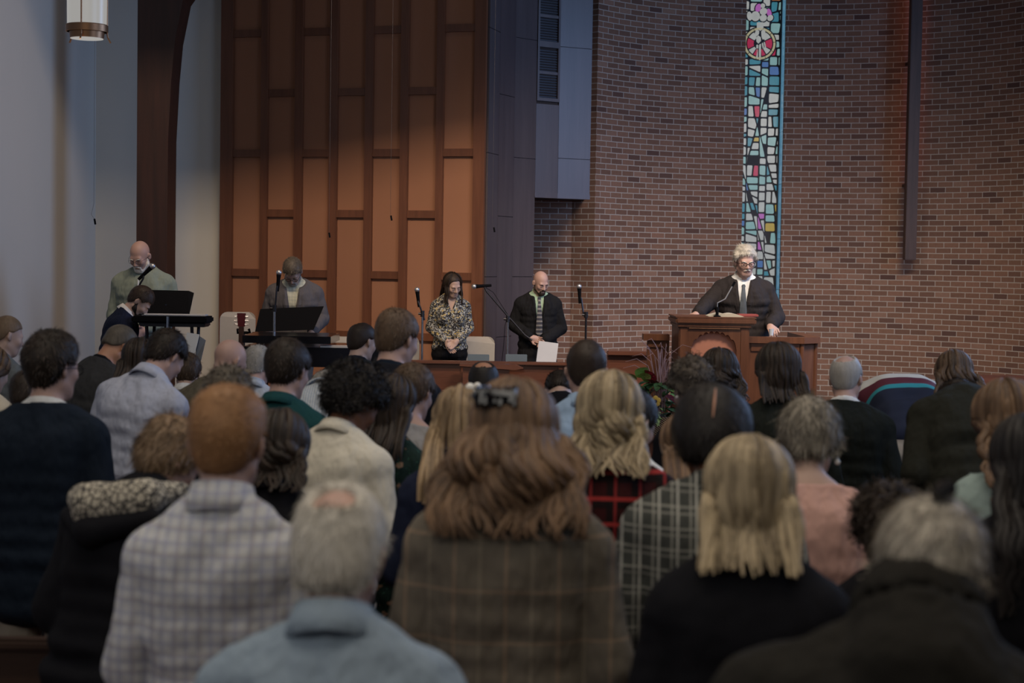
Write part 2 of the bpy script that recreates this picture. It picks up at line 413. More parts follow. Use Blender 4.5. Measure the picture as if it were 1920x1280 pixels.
# ------------------------------------------------------------------ stained glass window
GY = yb+.27
GW = (Xr-Xl)+.3; GX0 = Xl-.16
win = thing('window_1', 'tall narrow stained glass window glowing in the brick apse', 'window', (GX0, GY, 0)); win['kind'] = 'structure'
for k in ('label', 'category'): del win[k]
rng = random.Random(11)
WC = {'white': sr(150, 152, 150), 'aqua': sr(112, 146, 146), 'teal': sr(52, 110, 126), 'blue': sr(60, 92, 140), 'red': sr(150, 30, 62), 'pink': sr(150, 84, 150), 'orange': sr(150, 96, 60), 'yellow': sr(150, 128, 50), 'cream': sr(152, 146, 116)}
wm = {k: m_emit('glass_'+k, v, 1.0) for k, v in WC.items()}
wkeys = list(wm); MG = [wm[k] for k in wkeys]
GV, GF, GI = [], [], []
def pane(poly, colr, y=0.0, shrink=.011):
    c = np.mean(poly, axis=0); poly = [np.array(p) for p in poly]
    n = len(poly); A = 0
    for i in range(n): A += poly[i][0]*poly[(i+1) % n][1]-poly[(i+1) % n][0]*poly[i][1]
    if A < 0: poly = poly[::-1]
    out = []
    for i in range(n):
        p0, p1, p2 = poly[i-1], poly[i], poly[(i+1) % n]
        d1 = (p1-p0)/(np.linalg.norm(p1-p0)+1e-9); d2 = (p2-p1)/(np.linalg.norm(p2-p1)+1e-9)
        n1 = np.array([-d1[1], d1[0]]); n2 = np.array([-d2[1], d2[0]]); bis = n1+n2; L = np.dot(bis, n1)
        out.append(p1+bis*(shrink/max(L, .35)))
    for i in range(n):   # keep only panes that survive the inset
        if np.dot(out[(i+1) % n]-out[i], poly[(i+1) % n]-poly[i]) <= 0: return
    # soften the corners
    rp = []
    for i in range(n):
        p0, p1, p2 = out[i-1], out[i], out[(i+1) % n]
        f = .14 if n < 9 else 0
        if f: rp += [p1+(p0-p1)*f, p1+(p0+p2-2*p1)*f*.28, p1+(p2-p1)*f]
        else: rp.append(p1)
    b = len(GV); m = len(rp)
    for dy in (y-.006, y+.004): GV.extend([(p[0], dy, p[1]) for p in rp])
    GF.append(tuple(range(b, b+m))); GI.append(wkeys.index(colr))
    for i in range(m): GF.append((b+i, b+m+i, b+m+(i+1) % m, b+(i+1) % m)); GI.append(wkeys.index(colr))
def cut(poly, p, d):
    """split a convex polygon by the line through p with direction d"""
    s = [float(np.cross(d, np.array(q)-p)) for q in poly]; A, B = [], []; n = len(poly)
    for i in range(n):
        q, r = np.array(poly[i]), np.array(poly[(i+1) % n])
        if s[i] >= 0: A.append(q)
        if s[i] <= 0: B.append(q)
        if s[i]*s[(i+1) % n] < 0:
            x = q+(r-q)*(s[i]/(s[i]-s[(i+1) % n])); A.append(x); B.append(x)
    return [k for k in (A, B) if len(k) >= 3]
cells = [[np.array((0.0, 1.2)), np.array((GW, 1.2)), np.array((GW, 6.6)), np.array((0.0, 6.6))]]
us = GW
lines = []
for x in (.30, .50, .62): lines.append(((x*us, 3.8), (rng.uniform(-.006, .006), 1)))
# the long slanting leads
for (u0, z0_, u1, z1_) in ((.15, 3.45, .66, 2.35), (.42, 3.95, .82, 2.85), (.30, 3.35, .62, 4.35), (.72, 1.9, .3, 3.0)):
    def f(poly, u0=u0, z0_=z0_, u1=u1, z1_=z1_):
        c = np.mean(poly, axis=0); return min(z0_, z1_)-.05 < c[1] < max(z0_, z1_)+.05
    lines.append(((u0*us, z0_), ((u1-u0)*us, z1_-z0_), f))
for L in lines:
    new = []
    p = np.array(L[0]); d = np.array(L[1])
    if len(L) == 2:
        for c in cells: new += cut(c, p, d)
    else:
        lo, hi = min(p[1], p[1]+d[1]), max(p[1], p[1]+d[1])
        tmp = []
        for c in cells:   # chop long cells to the lead's extent first
            parts = [c]
            for zc in (lo, hi):
                parts = [q for w_ in parts for q in cut(w_, np.array((0, zc)), np.array((1.0, rng.uniform(-.05, .05))))]
            tmp += parts
        for c in tmp: new += cut(c, p, d) if L[2](c) else [c]
    cells = new
def area(p):
    return abs(sum(p[i][0]*p[(i+1) % len(p)][1]-p[(i+1) % len(p)][0]*p[i][1] for i in range(len(p))))/2
work = cells; out = []
while work:
    c = work.pop(); a = area(c)
    if a < .0002: continue
    lo = np.min(c, axis=0); hi = np.max(c, axis=0); wd, ht = hi-lo
    lim = rng.uniform(.008, .017)
    if a < lim or (a < .02 and max(wd, ht) < .17): out.append(c); continue
    m = np.mean(c, axis=0)+np.array([rng.uniform(-.12, .12)*wd, rng.uniform(-.12, .12)*ht])
    if ht > wd*1.0: d = np.array((1.0, rng.choice([0, 0, rng.uniform(-.15, .15), rng.uniform(-.5, .5)])))
    else: d = np.array((rng.uniform(-.15, .15), 1.0))
    work += cut(c, m, d)
def wcol(z):
    r = rng.random(); b = .56 if z < 4.0 else .3
    if r < b: return 'white'
    if r < b+(.93-b)*.6: return 'aqua'
    if r < .93: return 'teal' if rng.random() < .8 else 'blue'
    return rng.choice(['red', 'orange', 'yellow', 'red', 'pink'])
for c in out: pane(c, wcol(np.mean(c, axis=0)[1]))
# round emblem with a hand, and the rounded shapes above it
def gpt(px, py):
    q = P(px, py, GY); return np.array((q[0]-GX0, q[2]))
ec = gpt(1424, 82); er = .205
LV = MB()
def disc(c, r, y0, y1, n=40, sx=1.0): LV.prism([(c[0]+r*sx*math.cos(2*math.pi*i/n), c[1]+r*math.sin(2*math.pi*i/n)) for i in range(n)], y0, y1)
disc(ec, er+.012, -.014, -.002)
def ringseg(a0, a1, r0, r1, colr, n=6):
    pane([ec+r1*np.array((math.cos(a0+(a1-a0)*i/n), math.sin(a0+(a1-a0)*i/n))) for i in range(n+1)]+[ec+r0*np.array((math.cos(a1+(a0-a1)*i/n), math.sin(a1+(a0-a1)*i/n))) for i in range(n+1)], colr, -.018, .004)
for k in range(10): ringseg(k*math.pi/5+.1, (k+1)*math.pi/5+.1, er-.034, er, 'cream')
for a0, a1, cc in ((-.45, .45, 'red'), (math.pi-.45, math.pi+.45, 'red'), (-1.4, -1.05, 'red'), (-2.1, -1.75, 'red'), (.5, 1.1, 'white'), (2.05, 2.65, 'white'), (-1.0, -.5, 'white'), (3.65, 4.15, 'white')):
    ringseg(a0, a1, er*.36, er-.042, cc)
def poly_px(pts, cc): pane([gpt(1340+x/4.92, y/4.92) for x, y in pts], cc, -.018, .003)
poly_px([(385, 205), (450, 205), (450, 265), (420, 290), (385, 265)], 'white')
poly_px([(380, 270), (412, 285), (408, 320), (372, 350), (358, 330)], 'white')
poly_px([(425, 290), (450, 265), (468, 290), (466, 360), (440, 370), (428, 340)], 'white')
poly_px([(400, 325), (425, 345), (428, 380), (402, 408), (380, 385), (380, 345)], 'white')
poly_px([(380, 412), (402, 412), (402, 450), (380, 452)], 'white')
poly_px([(405, 412), (428, 400), (426, 555), (405, 560)], 'white')
poly_px([(380, 455), (400, 455), (398, 548), (380, 548)], 'white')
poly_px([(430, 400), (445, 390), (455, 440), (440, 455)], 'white')
poly_px([(448, 388), (462, 386), (475, 435), (460, 445)], 'white')
def blob(px, py, rx, ry, rot_, cc):
    c = gpt(1340+px/4.92, py/4.92); k = 1/4.92/145.5
    def ring(e): return [(c[0]+(rx+e)*k*math.cos(t)*math.cos(rot_)-(ry+e)*k*math.sin(t)*math.sin(rot_), c[1]+(rx+e)*k*math.cos(t)*math.sin(rot_)+(ry+e)*k*math.sin(t)*math.cos(rot_)) for t in [2*math.pi*i/16 for i in range(16)]]
    LV.prism(ring(9), -.012-blob.n, -.002); pane([np.array(q) for q in ring(0)], cc, -.016-blob.n, .001); blob.n += .0012
blob.n = 0
for a in ((320, 150, 24, 42, .2, 'white'), (400, 75, 26, 40, -.3, 'pink'), (442, 55, 22, 22, 0, 'white'), (500, 120, 22, 40, .3, 'pink'), (510, 168, 30, 26, .8, 'white'), (448, 108, 36, 32, .5, 'white'), (374, 152, 42, 46, 0, 'white'), (446, 168, 34, 32, .6, 'white')): blob(*a)
mk('stained_glass', GV, GF, MG, win, False, None, GI)
LV.box(-.02, GW+.02, .004, .02, 1.2, 6.65)
LV.build('lead_came', m_plain('lead', (.006, .006, .012), .5), win)
xd = P(1457, 300, GY)[0]-GX0; 
MB().box(xd, xd+.16, -.03, .03, 1.2, 6.65).box(-.03, .09, -.03, .03, 1.2, 6.65).build('window_frame', m_plain('frame_black', (.008, .009, .014), .4), win)
RG_ = m_emit('glass_side_return', sr(70, 112, 136), 1.0)  # emissive strips imitate the teal window light falling on the right reveal
g = MB(); zz_ = 1.25
while zz_ < 6.5:
    dz_ = rng.uniform(.25, .7); g.box(Xr-GX0-.012, Xr-GX0-.004, -.235, -.035, zz_, zz_+dz_-.006); zz_ += dz_
g.build('side_glass', RG_, win)
# ------------------------------------------------------------------ cross
cyy = 21.0; q0 = P(1692, 487, cyy); q1 = P(1712, 487, cyy)
cr = thing('hanging_cross', 'long dark wooden cross hanging on the curved brick wall', 'cross', (q0[0], cyy, q0[2]))
tl = P(1712, 0, cyy)[0]-P(1702, 487, cyy)[0]
MB().box(0, q1[0]-q0[0]+.005, -.14, 0, 0, 4.4, .006).build('upright', M_cross, cr)
MB().box(-1.1, 1.1+.13, -.14, 0, 3.45, 3.59, .006).build('crossbar', M_cross, cr)
for z in (.9, 2.4): MB().box(.04, .1, 0, .3, z, z+.04).build('wall_bracket', M_dmet, cr)
light('cross_backlight', 'AREA', (q1[0]-.05, cyy+.1, q0[2]+2.4), (q1[0]+.02, cyy+2, q0[2]+2.4), .6, (1, .22, .08), (.05, 3.0))
# ------------------------------------------------------------------ pendant lantern top left
lp = P(163, 60, 12.0)
lam = thing('pendant_lantern', 'white glass cylinder pendant lantern with copper rings by left wall', 'lamp', (lp[0], 12.0, lp[2]))
RL = .145
M_cop = m_plain('copper', (.3, .16, .085), .42, 1)
t = NT('lantern_glass'); t.b.inputs['Emission Color'].default_value = (1, .97, .92, 1); t.b.inputs['Emission Strength'].default_value = .33
M_lan = t.fin((.02, .02, .02), .3)
MB().lathe([(RL*.93, .03), (RL*.95, .35), (RL*.95, .75)], 32).build('glass_cylinder', M_lan, lam, True)
MB().lathe([(RL, .0), (RL, .045), (RL*.97, .05), (RL*.95, 0)], 32).build('upper_ring', M_cop, lam, True)
MB().lathe([(RL*.80, -.045), (RL*.83, 0), (RL*.78, .005)], 32).build('lower_ring', M_cop, lam, True)
MB().lathe([(RL*.78, -.047), (RL*.78, -.04)], 32).build('bottom_diffuser', M_lan, lam, True)
MB().lathe([(RL*1.02, .75), (RL*1.02, .8), (RL*.3, .95), (.012, 1.0), (.012, 2.6)], 24).build('cap_and_rod', M_cop, lam, True)
for k in range(3):
    a = 2*math.pi*k/3+.5; c, s_ = math.cos(a), math.sin(a)
    MB().tube([(c*RL*.98, s_*RL*.98, .78), (c*RL*.98, s_*RL*.98, 0), (c*RL*1.02, s_*RL*1.02, -.03), (c*RL*1.16, s_*RL*1.16, -.065)], .006, 6).build('strap', M_cop, lam)
d = bpy.data.lights.new('lantern_bulb', 'POINT'); d.energy = 4; d.color = (1, .8, .55); d.shadow_soft_size = .08
o = bpy.data.objects.new('lantern_bulb', d); COL.objects.link(o); o.location = (lp[0], 12.0, lp[2]-.3)
# ================================================================== people: bodies, clothes and hair as smooth surfaces
class Grid:
    def __init__(s, lo, hi, h):
        s.h = h; s.lo = np.array(lo)-3*h; n = np.ceil((np.array(hi)+3*h-s.lo)/h).astype(int)+1
        s.ax = [(s.lo[i]+h*np.arange(n[i])).astype(np.float32) for i in range(3)]
        s.F = np.full(tuple(n), 9.0, np.float32)
    def sub(s, lo, hi):
        sl = []
        for i in range(3):
            a = max(0, int((lo[i]-s.lo[i])/s.h)); b = min(len(s.ax[i]), int((hi[i]-s.lo[i])/s.h)+2)
            if b <= a: return None
            sl.append(slice(a, b))
        return tuple(sl)
    def coords(s, sl):
        return s.ax[0][sl[0]][:, None, None], s.ax[1][sl[1]][None, :, None], s.ax[2][sl[2]][None, None, :]
    def put(s, sl, d, k, op):
        A = s.F[sl]
        if op == 'u':
            if k > 0:
                h = np.clip(.5+.5*(A-d)/k, 0, 1); s.F[sl] = A*(1-h)+d*h-k*h*(1-h)
            else: s.F[sl] = np.minimum(A, d)
        else:
            d = -d
            if k > 0:
                h = np.clip(.5-.5*(A-d)/k, 0, 1); s.F[sl] = A*(1-h)+d*h+k*h*(1-h)
            else: s.F[sl] = np.maximum(A, d)
def prim_bounds(p):
    if p[0] == 'e': r = max(p[2]); return np.array(p[1])-r, np.array(p[1])+r
    a, b = np.array(p[1]), np.array(p[2]); r = max(p[3], p[4])
    return np.minimum(a, b)-r, np.maximum(a, b)+r
def evalp(g, prims, k0=.02):
    for p in prims:
        op = p[-1] if p[-1] in ('u', 's') else 'u'
        k = p[-2] if p[-1] in ('u', 's') else k0
        lo, hi = prim_bounds(p); m = max(4*g.h, k)+.01
        sl = g.sub(lo-m, hi+m)
        if sl is None: continue
        x, y, z = g.coords(sl)
        if p[0] == 'e':
            c, r, R = p[1], p[2], p[3]
            dx, dy, dz = x-c[0], y-c[1], z-c[2]
            if R is None: a, b, e = dx+0*dy+0*dz, dy+0*dx+0*dz, dz+0*dx+0*dy
            else:
                a = dx*R[0, 0]+dy*R[1, 0]+dz*R[2, 0]; b = dx*R[0, 1]+dy*R[1, 1]+dz*R[2, 1]; e = dx*R[0, 2]+dy*R[1, 2]+dz*R[2, 2]
            k0_ = np.sqrt((a/r[0])**2+(b/r[1])**2+(e/r[2])**2)
            k1_ = np.sqrt((a/r[0]**2)**2+(b/r[1]**2)**2+(e/r[2]**2)**2)+1e-6
            d = k0_*(k0_-1)/k1_
        else:   # tapered capsule, q flattens it across one direction
            a, b = np.array(p[1]), np.array(p[2]); ba = b-a; L = float(ba@ba)+1e-9
            px, py, pz = x-a[0], y-a[1], z-a[2]
            t = np.clip((px*ba[0]+py*ba[1]+pz*ba[2])/L, 0, 1)
            d = np.sqrt((px-ba[0]*t)**2+(py-ba[1]*t)**2+(pz-ba[2]*t)**2)-(p[3]+(p[4]-p[3])*t)
        g.put(sl, d.astype(np.float32), k, op)
def E(c, r, R=None, k=.02, op='u'): return ('e', np.array(c, float), tuple(r) if not np.isscalar(r) else (r, r, r), R, k, op)
def Cp(a, b, ra, rb=None, k=.02, op='u'): return ('c', np.array(a, float), np.array(b, float), ra, ra if rb is None else rb, k, op)
def surf(g):
    F = g.F; S = F < 0; nx, ny, nz = F.shape
    cs = np.zeros((nx-1, ny-1, nz-1), np.int8)
    for i in (0, 1):
        for j in (0, 1):
            for k in (0, 1): cs += S[i:nx-1+i, j:ny-1+j, k:nz-1+k]
    I = np.argwhere((cs > 0) & (cs < 8))
    if len(I) == 0: return None
    idx = -np.ones(cs.shape, np.int64); idx[I[:, 0], I[:, 1], I[:, 2]] = np.arange(len(I))
    acc = np.zeros((len(I), 3)); cnt = np.zeros(len(I))
    corners = [(i, j, k) for i in (0, 1) for j in (0, 1) for k in (0, 1)]
    val = {c: F[I[:, 0]+c[0], I[:, 1]+c[1], I[:, 2]+c[2]] for c in corners}
    for c in corners:
        for ax in range(3):
            if c[ax]: continue
            d = list(c); d[ax] = 1; d = tuple(d); a, b = val[c], val[d]
            m = (a < 0) != (b < 0); t = np.zeros(len(I)); t[m] = a[m]/(a[m]-b[m])
            q = np.array(c, float)[None, :].repeat(len(I), 0); q[:, ax] += t
            acc[m] += q[m]; cnt[m] += 1
    V = g.lo+(I+acc/cnt[:, None])*g.h
    Q = []
    for ax in range(3):
        sl0 = [slice(None)]*3; sl1 = [slice(None)]*3; sl0[ax] = slice(0, -1); sl1[ax] = slice(1, None)
        A, B = S[tuple(sl0)], S[tuple(sl1)]
        X = np.argwhere(A != B)
        u, v = [(1, 2), (2, 0), (0, 1)][ax]
        ok = (X[:, u] > 0) & (X[:, v] > 0) & (X[:, u] < F.shape[u]-1) & (X[:, v] < F.shape[v]-1); X = X[ok]
        def cell(du, dv):
            Y = X.copy(); Y[:, u] -= du; Y[:, v] -= dv; return idx[Y[:, 0], Y[:, 1], Y[:, 2]]
        q = np.stack([cell(1, 1), cell(0, 1), cell(0, 0), cell(1, 0)], 1)
        fl = ~A[X[:, 0], X[:, 1], X[:, 2]]; q[fl] = q[fl][:, ::-1]
        Q.append(q)
    Q = np.concatenate(Q); Q = Q[(Q >= 0).all(1)]
    return V, Q
def vnormals(V, Q):
    a = V[Q[:, 2]]-V[Q[:, 0]]; b = V[Q[:, 3]]-V[Q[:, 1]]; n = np.cross(a, b); N = np.zeros_like(V)
    for i in range(4): np.add.at(N, Q[:, i], n)
    return N/(np.linalg.norm(N, axis=1, keepdims=True)+1e-9)
def smooth_noise(V, scale, seed, aniso=(1, 1, 1)):
    r = np.random.RandomState(seed); out = np.zeros(len(V))
    for o in range(3):
        for _ in range(4):
            d = r.normal(size=3)*np.array(aniso); d /= np.linalg.norm(d)+1e-9
            d = d*np.array(aniso); out += np.sin(V@(d*scale*(1.7**o))*6.28+r.uniform(0, 6.28))/(1.6**o)
    return out/5
def build_surface(prims, h, k0=.02, cuts=(), bounds=None, noise=None):
    los, his = zip(*[prim_bounds(p) for p in prims if p[-1] != 's'])
    lo, hi = np.min(los, 0), np.max(his, 0)
    if bounds: lo = np.maximum(lo, bounds[0]); hi = np.minimum(hi, bounds[1])
    g = Grid(lo, hi, h); evalp(g, prims, k0)
    if cuts:
        x, y, z = g.coords((slice(None),)*3)
        for c in cuts: g.F = np.maximum(g.F, c(x, y, z).astype(np.float32))
    # close the border
    for ax in range(3):
        sl = [slice(None)]*3; sl[ax] = 0; g.F[tuple(sl)] = 1; sl[ax] = -1; g.F[tuple(sl)] = 1
    r = surf(g)
    if r is None: return None
    V, Q = r
    if noise:
        N = vnormals(V, Q)
        for (amp, sc_, seed, an) in noise: V = V+N*(amp*smooth_noise(V, sc_, seed, an))[:, None]
    return V, Q
def rx(a): c, s = math.cos(a), math.sin(a); return np.array([[1, 0, 0], [0, c, s], [0, -s, c]])   # tips +z towards +y
def rz(a): c, s = math.cos(a), math.sin(a); return np.array([[c, s, 0], [-s, c, 0], [0, 0, 1]])   # turns +y towards +x
def ry(a): c, s = math.cos(a), math.sin(a); return np.array([[c, 0, s], [0, 1, 0], [-s, 0, c]])   # tips +z towards +x
R0 = math.radians
SKIN = {'fair': m_skin('skin_fair', (.42, .3, .24)), 'pink': m_skin('skin_pink', (.41, .275, .225)), 'tan': m_skin('skin_tan', (.38, .2, .12)), 'brown': m_skin('skin_brown', (.16, .075, .04))}
ARMS = {   # elbow and wrist for the right side (+x), seen in the body's own frame
    'front': ((.228, -.005, 1.09), (.075, .21, .99)),
    'down': ((.22, -.01, 1.09), (.23, .05, .85)),
    'pew': ((.235, .12, 1.12), (.22, .38, 1.0)),
    'chest': ((.235, .06, 1.1), (.08, .24, 1.2)),
}
PRO_M = [(.84, .165, .115), (.92, .17, .122), (1.0, .162, .115), (1.07, .155, .11), (1.14, .156, .11), (1.21, .165, .115), (1.28, .170, .12), (1.33, .162, .115), (1.37, .138, .10), (1.41, .10, .08)]
PRO_F = [(.84, .175, .12), (.92, .175, .12), (1.0, .158, .11), (1.07, .138, .1), (1.14, .136, .1), (1.21, .146, .108), (1.28, .150, .115), (1.33, .146, .108), (1.37, .122, .095), (1.41, .09, .075)]
class Person:
    def __init__(s, label, px, top, Y, floor=0, yaw=0, lean=6, lx=0, hp=25, hyaw=0, hroll=0, sex='m', bulk=1.0, wid=1.0, arms='front', larm=None, rarm=None, skin='fair', h=.012, group=None, hscale=1.0, hands=False, ht=.02):
        s.h = h; s.bulk = bulk; s.wid = wid; s.sex = sex; s.skin = SKIN[skin]; s.hands = hands
        s.tp = R0(lean); s.lx = R0(lx)
        s.A0 = rx(s.tp*.6)@ry(s.lx*.6); s.A1 = rx(s.tp*1.15)@ry(s.lx*1.15)
        s.Rt = s.A1
        s.p0 = np.array([0, 0, .93]); s.p1 = s.p0+s.A0@np.array([0, 0, .26]); s.p2 = s.p1+s.A1@np.array([0, 0, .27])
        hp = R0(hp); s.Rn = rx(s.tp*1.0+hp*.45)
        s.Rh = rx(s.tp*.9)@rz(R0(hyaw))@rx(hp)@ry(R0(hroll))
        s.hs = hscale
        s.hc = s.p2+s.Rn@np.array([0, .012, .115])+s.Rh@np.array([0, .02, .045])*hscale
        top_c = s.hc+s.Rh@np.array([0, -.014, .038])*hscale; a_ = math.acos(min(1, s.Rh[2, 2]))
        ztop = top_c[2]+math.sqrt((.09*math.cos(a_))**2+(.096*math.sin(a_))**2)*hscale+ht
        W = P(px, top, Y)
        s.sc = (W[2]-floor)/ztop
        yw = R0(yaw); c = rz(yw)@(s.hc*s.sc)
        s.root = thing('person', label, 'person', (W[0]-c[0], Y-c[1], floor), -yw, group)
        s.root.scale = (s.sc,)*3
        el, wr = ARMS[arms]
        s.arm = []
        for sg, ov in ((-1, larm), (1, rarm)):
            sh = s.T(np.array([sg*(.172 if sex == 'm' else .158)*wid, -.008, 1.352]))
            if ov: e_, w_ = np.array(ov[0], float), np.array(ov[1], float)
            else:
                e_ = s.T(np.array([sg*el[0]*wid*(1 if sex == 'm' else .93), el[1], el[2]])); w_ = s.T(np.array([sg*wr[0], wr[1]+.03*(bulk-1)*4, wr[2]]))
            s.arm.append((sg, sh, e_, w_))
    def T(s, p):
        """rest position to leaned position"""
        p = np.array(p, float)
        if p[2] <= .93: return p
        if p[2] <= 1.19:
            return s.p0+s.A0@(p-np.array([0, 0, .93]))
        q = p-np.array([0, 0, 1.19]); t = min(1, q[2]/.08) if q[2] >= 0 else 0
        return s.p1+s.A1@q
    def H(s, p): return s.hc+s.Rh@(np.array(p, float)*s.hs)
    def torso(s, off=0, zmin=.8, zmax=1.5, flare=0):
        out = []; pro = PRO_M if s.sex == 'm' else PRO_F
        for z, a, b in pro:
            if z < zmin-.04 or z > zmax: continue
            bb = b*(1+(s.bulk-1)*(1.0 if z < 1.3 else .6)); aa = a*s.wid*(1+(s.bulk-1)*(.8 if z < 1.3 else .3))
            R = None if z <= .93 else (s.A0 if z < 1.19 else s.A1)
            c = s.T((0, (bb-b)*.5, z))
            out.append(E(c, (aa+off, bb+off, .075), R, .035))
            # straighter sides than one ellipse gives
            for sg in (-1, 1): out.append(E(s.T((sg*aa*.45, (bb-b)*.5, z)), (aa*.55+off, bb*.93+off, .07), R, .03))
        # upper back and the slope from neck to shoulder
        if zmax < 1.2: return out
        fs = .93 if s.sex == 'f' else 1
        for sg in (-1, 1):
            out.append(Cp(s.T((sg*.03, -.012, 1.475)), s.T((sg*.145*s.wid*fs, -.008, 1.385)), .04+off*.8, .046+off, .035))
            out.append(Cp(s.T((sg*.09*s.wid, -.035, 1.34)), s.T((sg*.09, -.03, 1.2)), .066+off, .06+off, .03))
        if s.sex == 'f':
            for sg in (-1, 1): out.append(E(s.T((sg*.07, .085, 1.25)), (.065+off*.5,)*3, None, .03))
        if flare:
            a0 = pro[0][1]*s.wid*(1+(s.bulk-1)*.8); b0 = .12*s.bulk
            for k in range(flare):
                z = .8-k*.07; out.append(E((0, 0, z), (a0+off+.006*k, b0+off+.006*k, .08), None, .03))
                for sg in (-1, 1): out.append(E((sg*a0*.45, 0, z), (a0*.55+off+.006*k, b0*.95+off, .08), None, .03))
        return out
    def arms_(s, off=0, stop=1.0, cuff=0):
        out = []; f = 1+(s.bulk-1)*.5; thin = .9 if s.sex == 'f' else 1
        for sg, sh, e_, w_ in s.arm:
            out.append(E(sh, (.057*f*thin+off,)*3, None, .035))
            out.append(Cp(sh, e_, .052*f*thin+off, .043*f*thin+off, .008))
            if stop > .5:
                w2 = e_+(w_-e_)*min(1, (stop-.5)*2)
                out.append(Cp(e_, w2, .044*f*thin+off, .029*f*thin+off*.8+cuff, .008))
        return out
    def head(s):
        H = s.H; hs = s.hs; R = s.Rh; o = []
        o.append(E(H((0, -.012, .035)), (.076*hs, .096*hs, .09*hs), R, .02))
        o.append(E(H((0, .03, -.03)), (.062*hs, .068*hs, .085*hs), R, .025))
        o.append(E(H((0, .062, -.088)), (.03*hs, .026*hs, .026*hs), R, .03))
        for sg in (-1, 1): o.append(Cp(H((sg*.052, .0, -.055)), H((sg*.02, .062, -.092)), .02*hs, .018*hs, .025))
        o.append(Cp(H((-.036, .078, .024)), H((.036, .078, .024)), .014*hs, .014*hs, .014))
        for sg in (-1, 1):
            o.append(E(H((sg*.04, .068, -.018)), (.022*hs,)*3, R, .02))
            o.append(E(H((sg*.032, .101, .006)), (.014*hs,)*3, R, .008, 's'))
            o.append(E(H((sg*.031, .082, .004)), (.0125*hs,)*3, R, .004))
        o.append(Cp(H((0, .09, .012)), H((0, .112, -.026)), .008*hs, .0115*hs, .01))
        for sg in (-1, 1): o.append(E(H((sg*.012, .1, -.031)), (.0085*hs,)*3, R, .006))
        o.append(Cp(H((-.018, .088, -.056)), H((.018, .088, -.056)), .0075*hs, .0075*hs, .006))
        o.append(Cp(H((-.015, .086, -.067)), H((.015, .086, -.067)), .008*hs, .008*hs, .006))
        for sg in (-1, 1):
            Re = R@rz(sg*R0(-28))@rx(R0(-12))
            o.append(E(H((sg*.082, -.008, -.004)), (.0085*hs, .019*hs, .032*hs), Re, .006))
            o.append(E(H((sg*.088, .002, -.002)), (.006*hs, .008*hs, .017*hs), Re, .004, 's'))
        nb = s.T((0, -.012, 1.45)); ne = H((0, -.018, -.045))
        nr = .052 if s.sex == 'm' else .044
        o.append(Cp(nb, ne, nr*1.1*(1+(s.bulk-1)*.5), nr, .025))
        o.append(Cp(s.T((0, .01, 1.45)), H((0, .012, -.06)), nr*.9, nr*.75, .025))
        return o
    def hand(s, sg, e_, w_):
        d = w_-e_; d /= np.linalg.norm(d)
        pose = getattr(s, 'handpose', {}).get(sg)
        if pose: d = np.array(pose[0], float); d /= np.linalg.norm(d); nrm = np.array(pose[1], float)
        else: nrm = np.array([0, 1., -.3]) if abs(d[1]) < .8 else np.array([0, 0, -1.])
        side = np.cross(d, nrm); side /= np.linalg.norm(side); nrm = np.cross(side, d)
        R = np.stack([side, nrm, d], 1); o = []
        base = w_+d*.012
        o.append(E(w_+d*.05, (.041, .016, .05), R, .012))
        o.append(Cp(w_-d*.02, w_+d*.03, .026, .028, .015))
        curl = pose[2] if pose and len(pose) > 2 else .45
        for i, (u, L) in enumerate(((-.031, .066), (-.0105, .076), (.0105, .071), (.031, .056))):
            a = w_+d*.088+side*u; b = a+(d*math.cos(curl*.6)+nrm*math.sin(curl*.6))*L*.42
            c = b+(d*math.cos(curl*1.5)+nrm*math.sin(curl*1.5))*L*.33; e2 = c+(d*math.cos(curl*2.2)+nrm*math.sin(curl*2.2))*L*.28
            o += [Cp(a-d*.03, a, .009, .0092, .004), Cp(a, b, .0092, .0086, .0015), Cp(b, c, .0086, .008, .0015), Cp(c, e2, .008, .007, .0015)]
        tsg = pose[3] if pose and len(pose) > 3 else -sg*1.0
        a = w_+d*.03+side*tsg*.028; b = a+(d*.6+side*tsg*.7+nrm*.3)*.038; c = b+(d*.9+side*tsg*.15+nrm*.3)*.034
        o += [Cp(a, b, .014, .011, .006), Cp(b, c, .0105, .0085, .002)]
        return o
    def body(s):
        pr = s.torso(-.004)+s.arms_(-.004)+s.head()
        for sg, sh, e_, w_ in s.arm: pr += s.hand(sg, e_, w_)
        for sg in (-1, 1):
            pr += [Cp((sg*.09, 0, .86), (sg*.095, .01, .5), .085*s.bulk, .055, .03), Cp((sg*.095, .01, .5), (sg*.1, -.01, .1), .056, .036, .02),
                   Cp((sg*.1, -.03, .045), (sg*.115, .12, .03), .036, .028, .02)]
        V, Q = build_surface(pr, s.h, .02)
        s.bodyo = mk('body', V, Q, s.skin, s.root, True); return s
    # ------------------------------------------------ clothes
    def top(s, name, mat, off=.014, zmin=.86, flare=0, stop=1.0, collar=0, crad=.068, vneck=None, noise=.004, sleeve=True, cuff=0, h=None, cwid=0):
        pr = s.torso(off, zmin, flare=flare)
        if sleeve: pr += s.arms_(off, stop, cuff)
        if collar:
            a = s.T((0, -.014, 1.455)); d = (s.H((0, -.02, -.05))-a); d /= np.linalg.norm(d)
            nr = crad*(1+(s.bulk-1)*.4)*(1 if s.sex == 'm' else .9)
            pr.append(Cp(a-d*.03, a+d*collar, nr+cwid, nr, .012))
        cuts = []
        # open the top around the neck so that skin or the inner collar shows
        a = s.T((0, -.012, 1.45)); d = (s.H((0, -.02, -.05))-a); L = np.linalg.norm(d); d = d/L
        lim = float(a@d)+max(collar, .0)+(.012 if collar else .02)
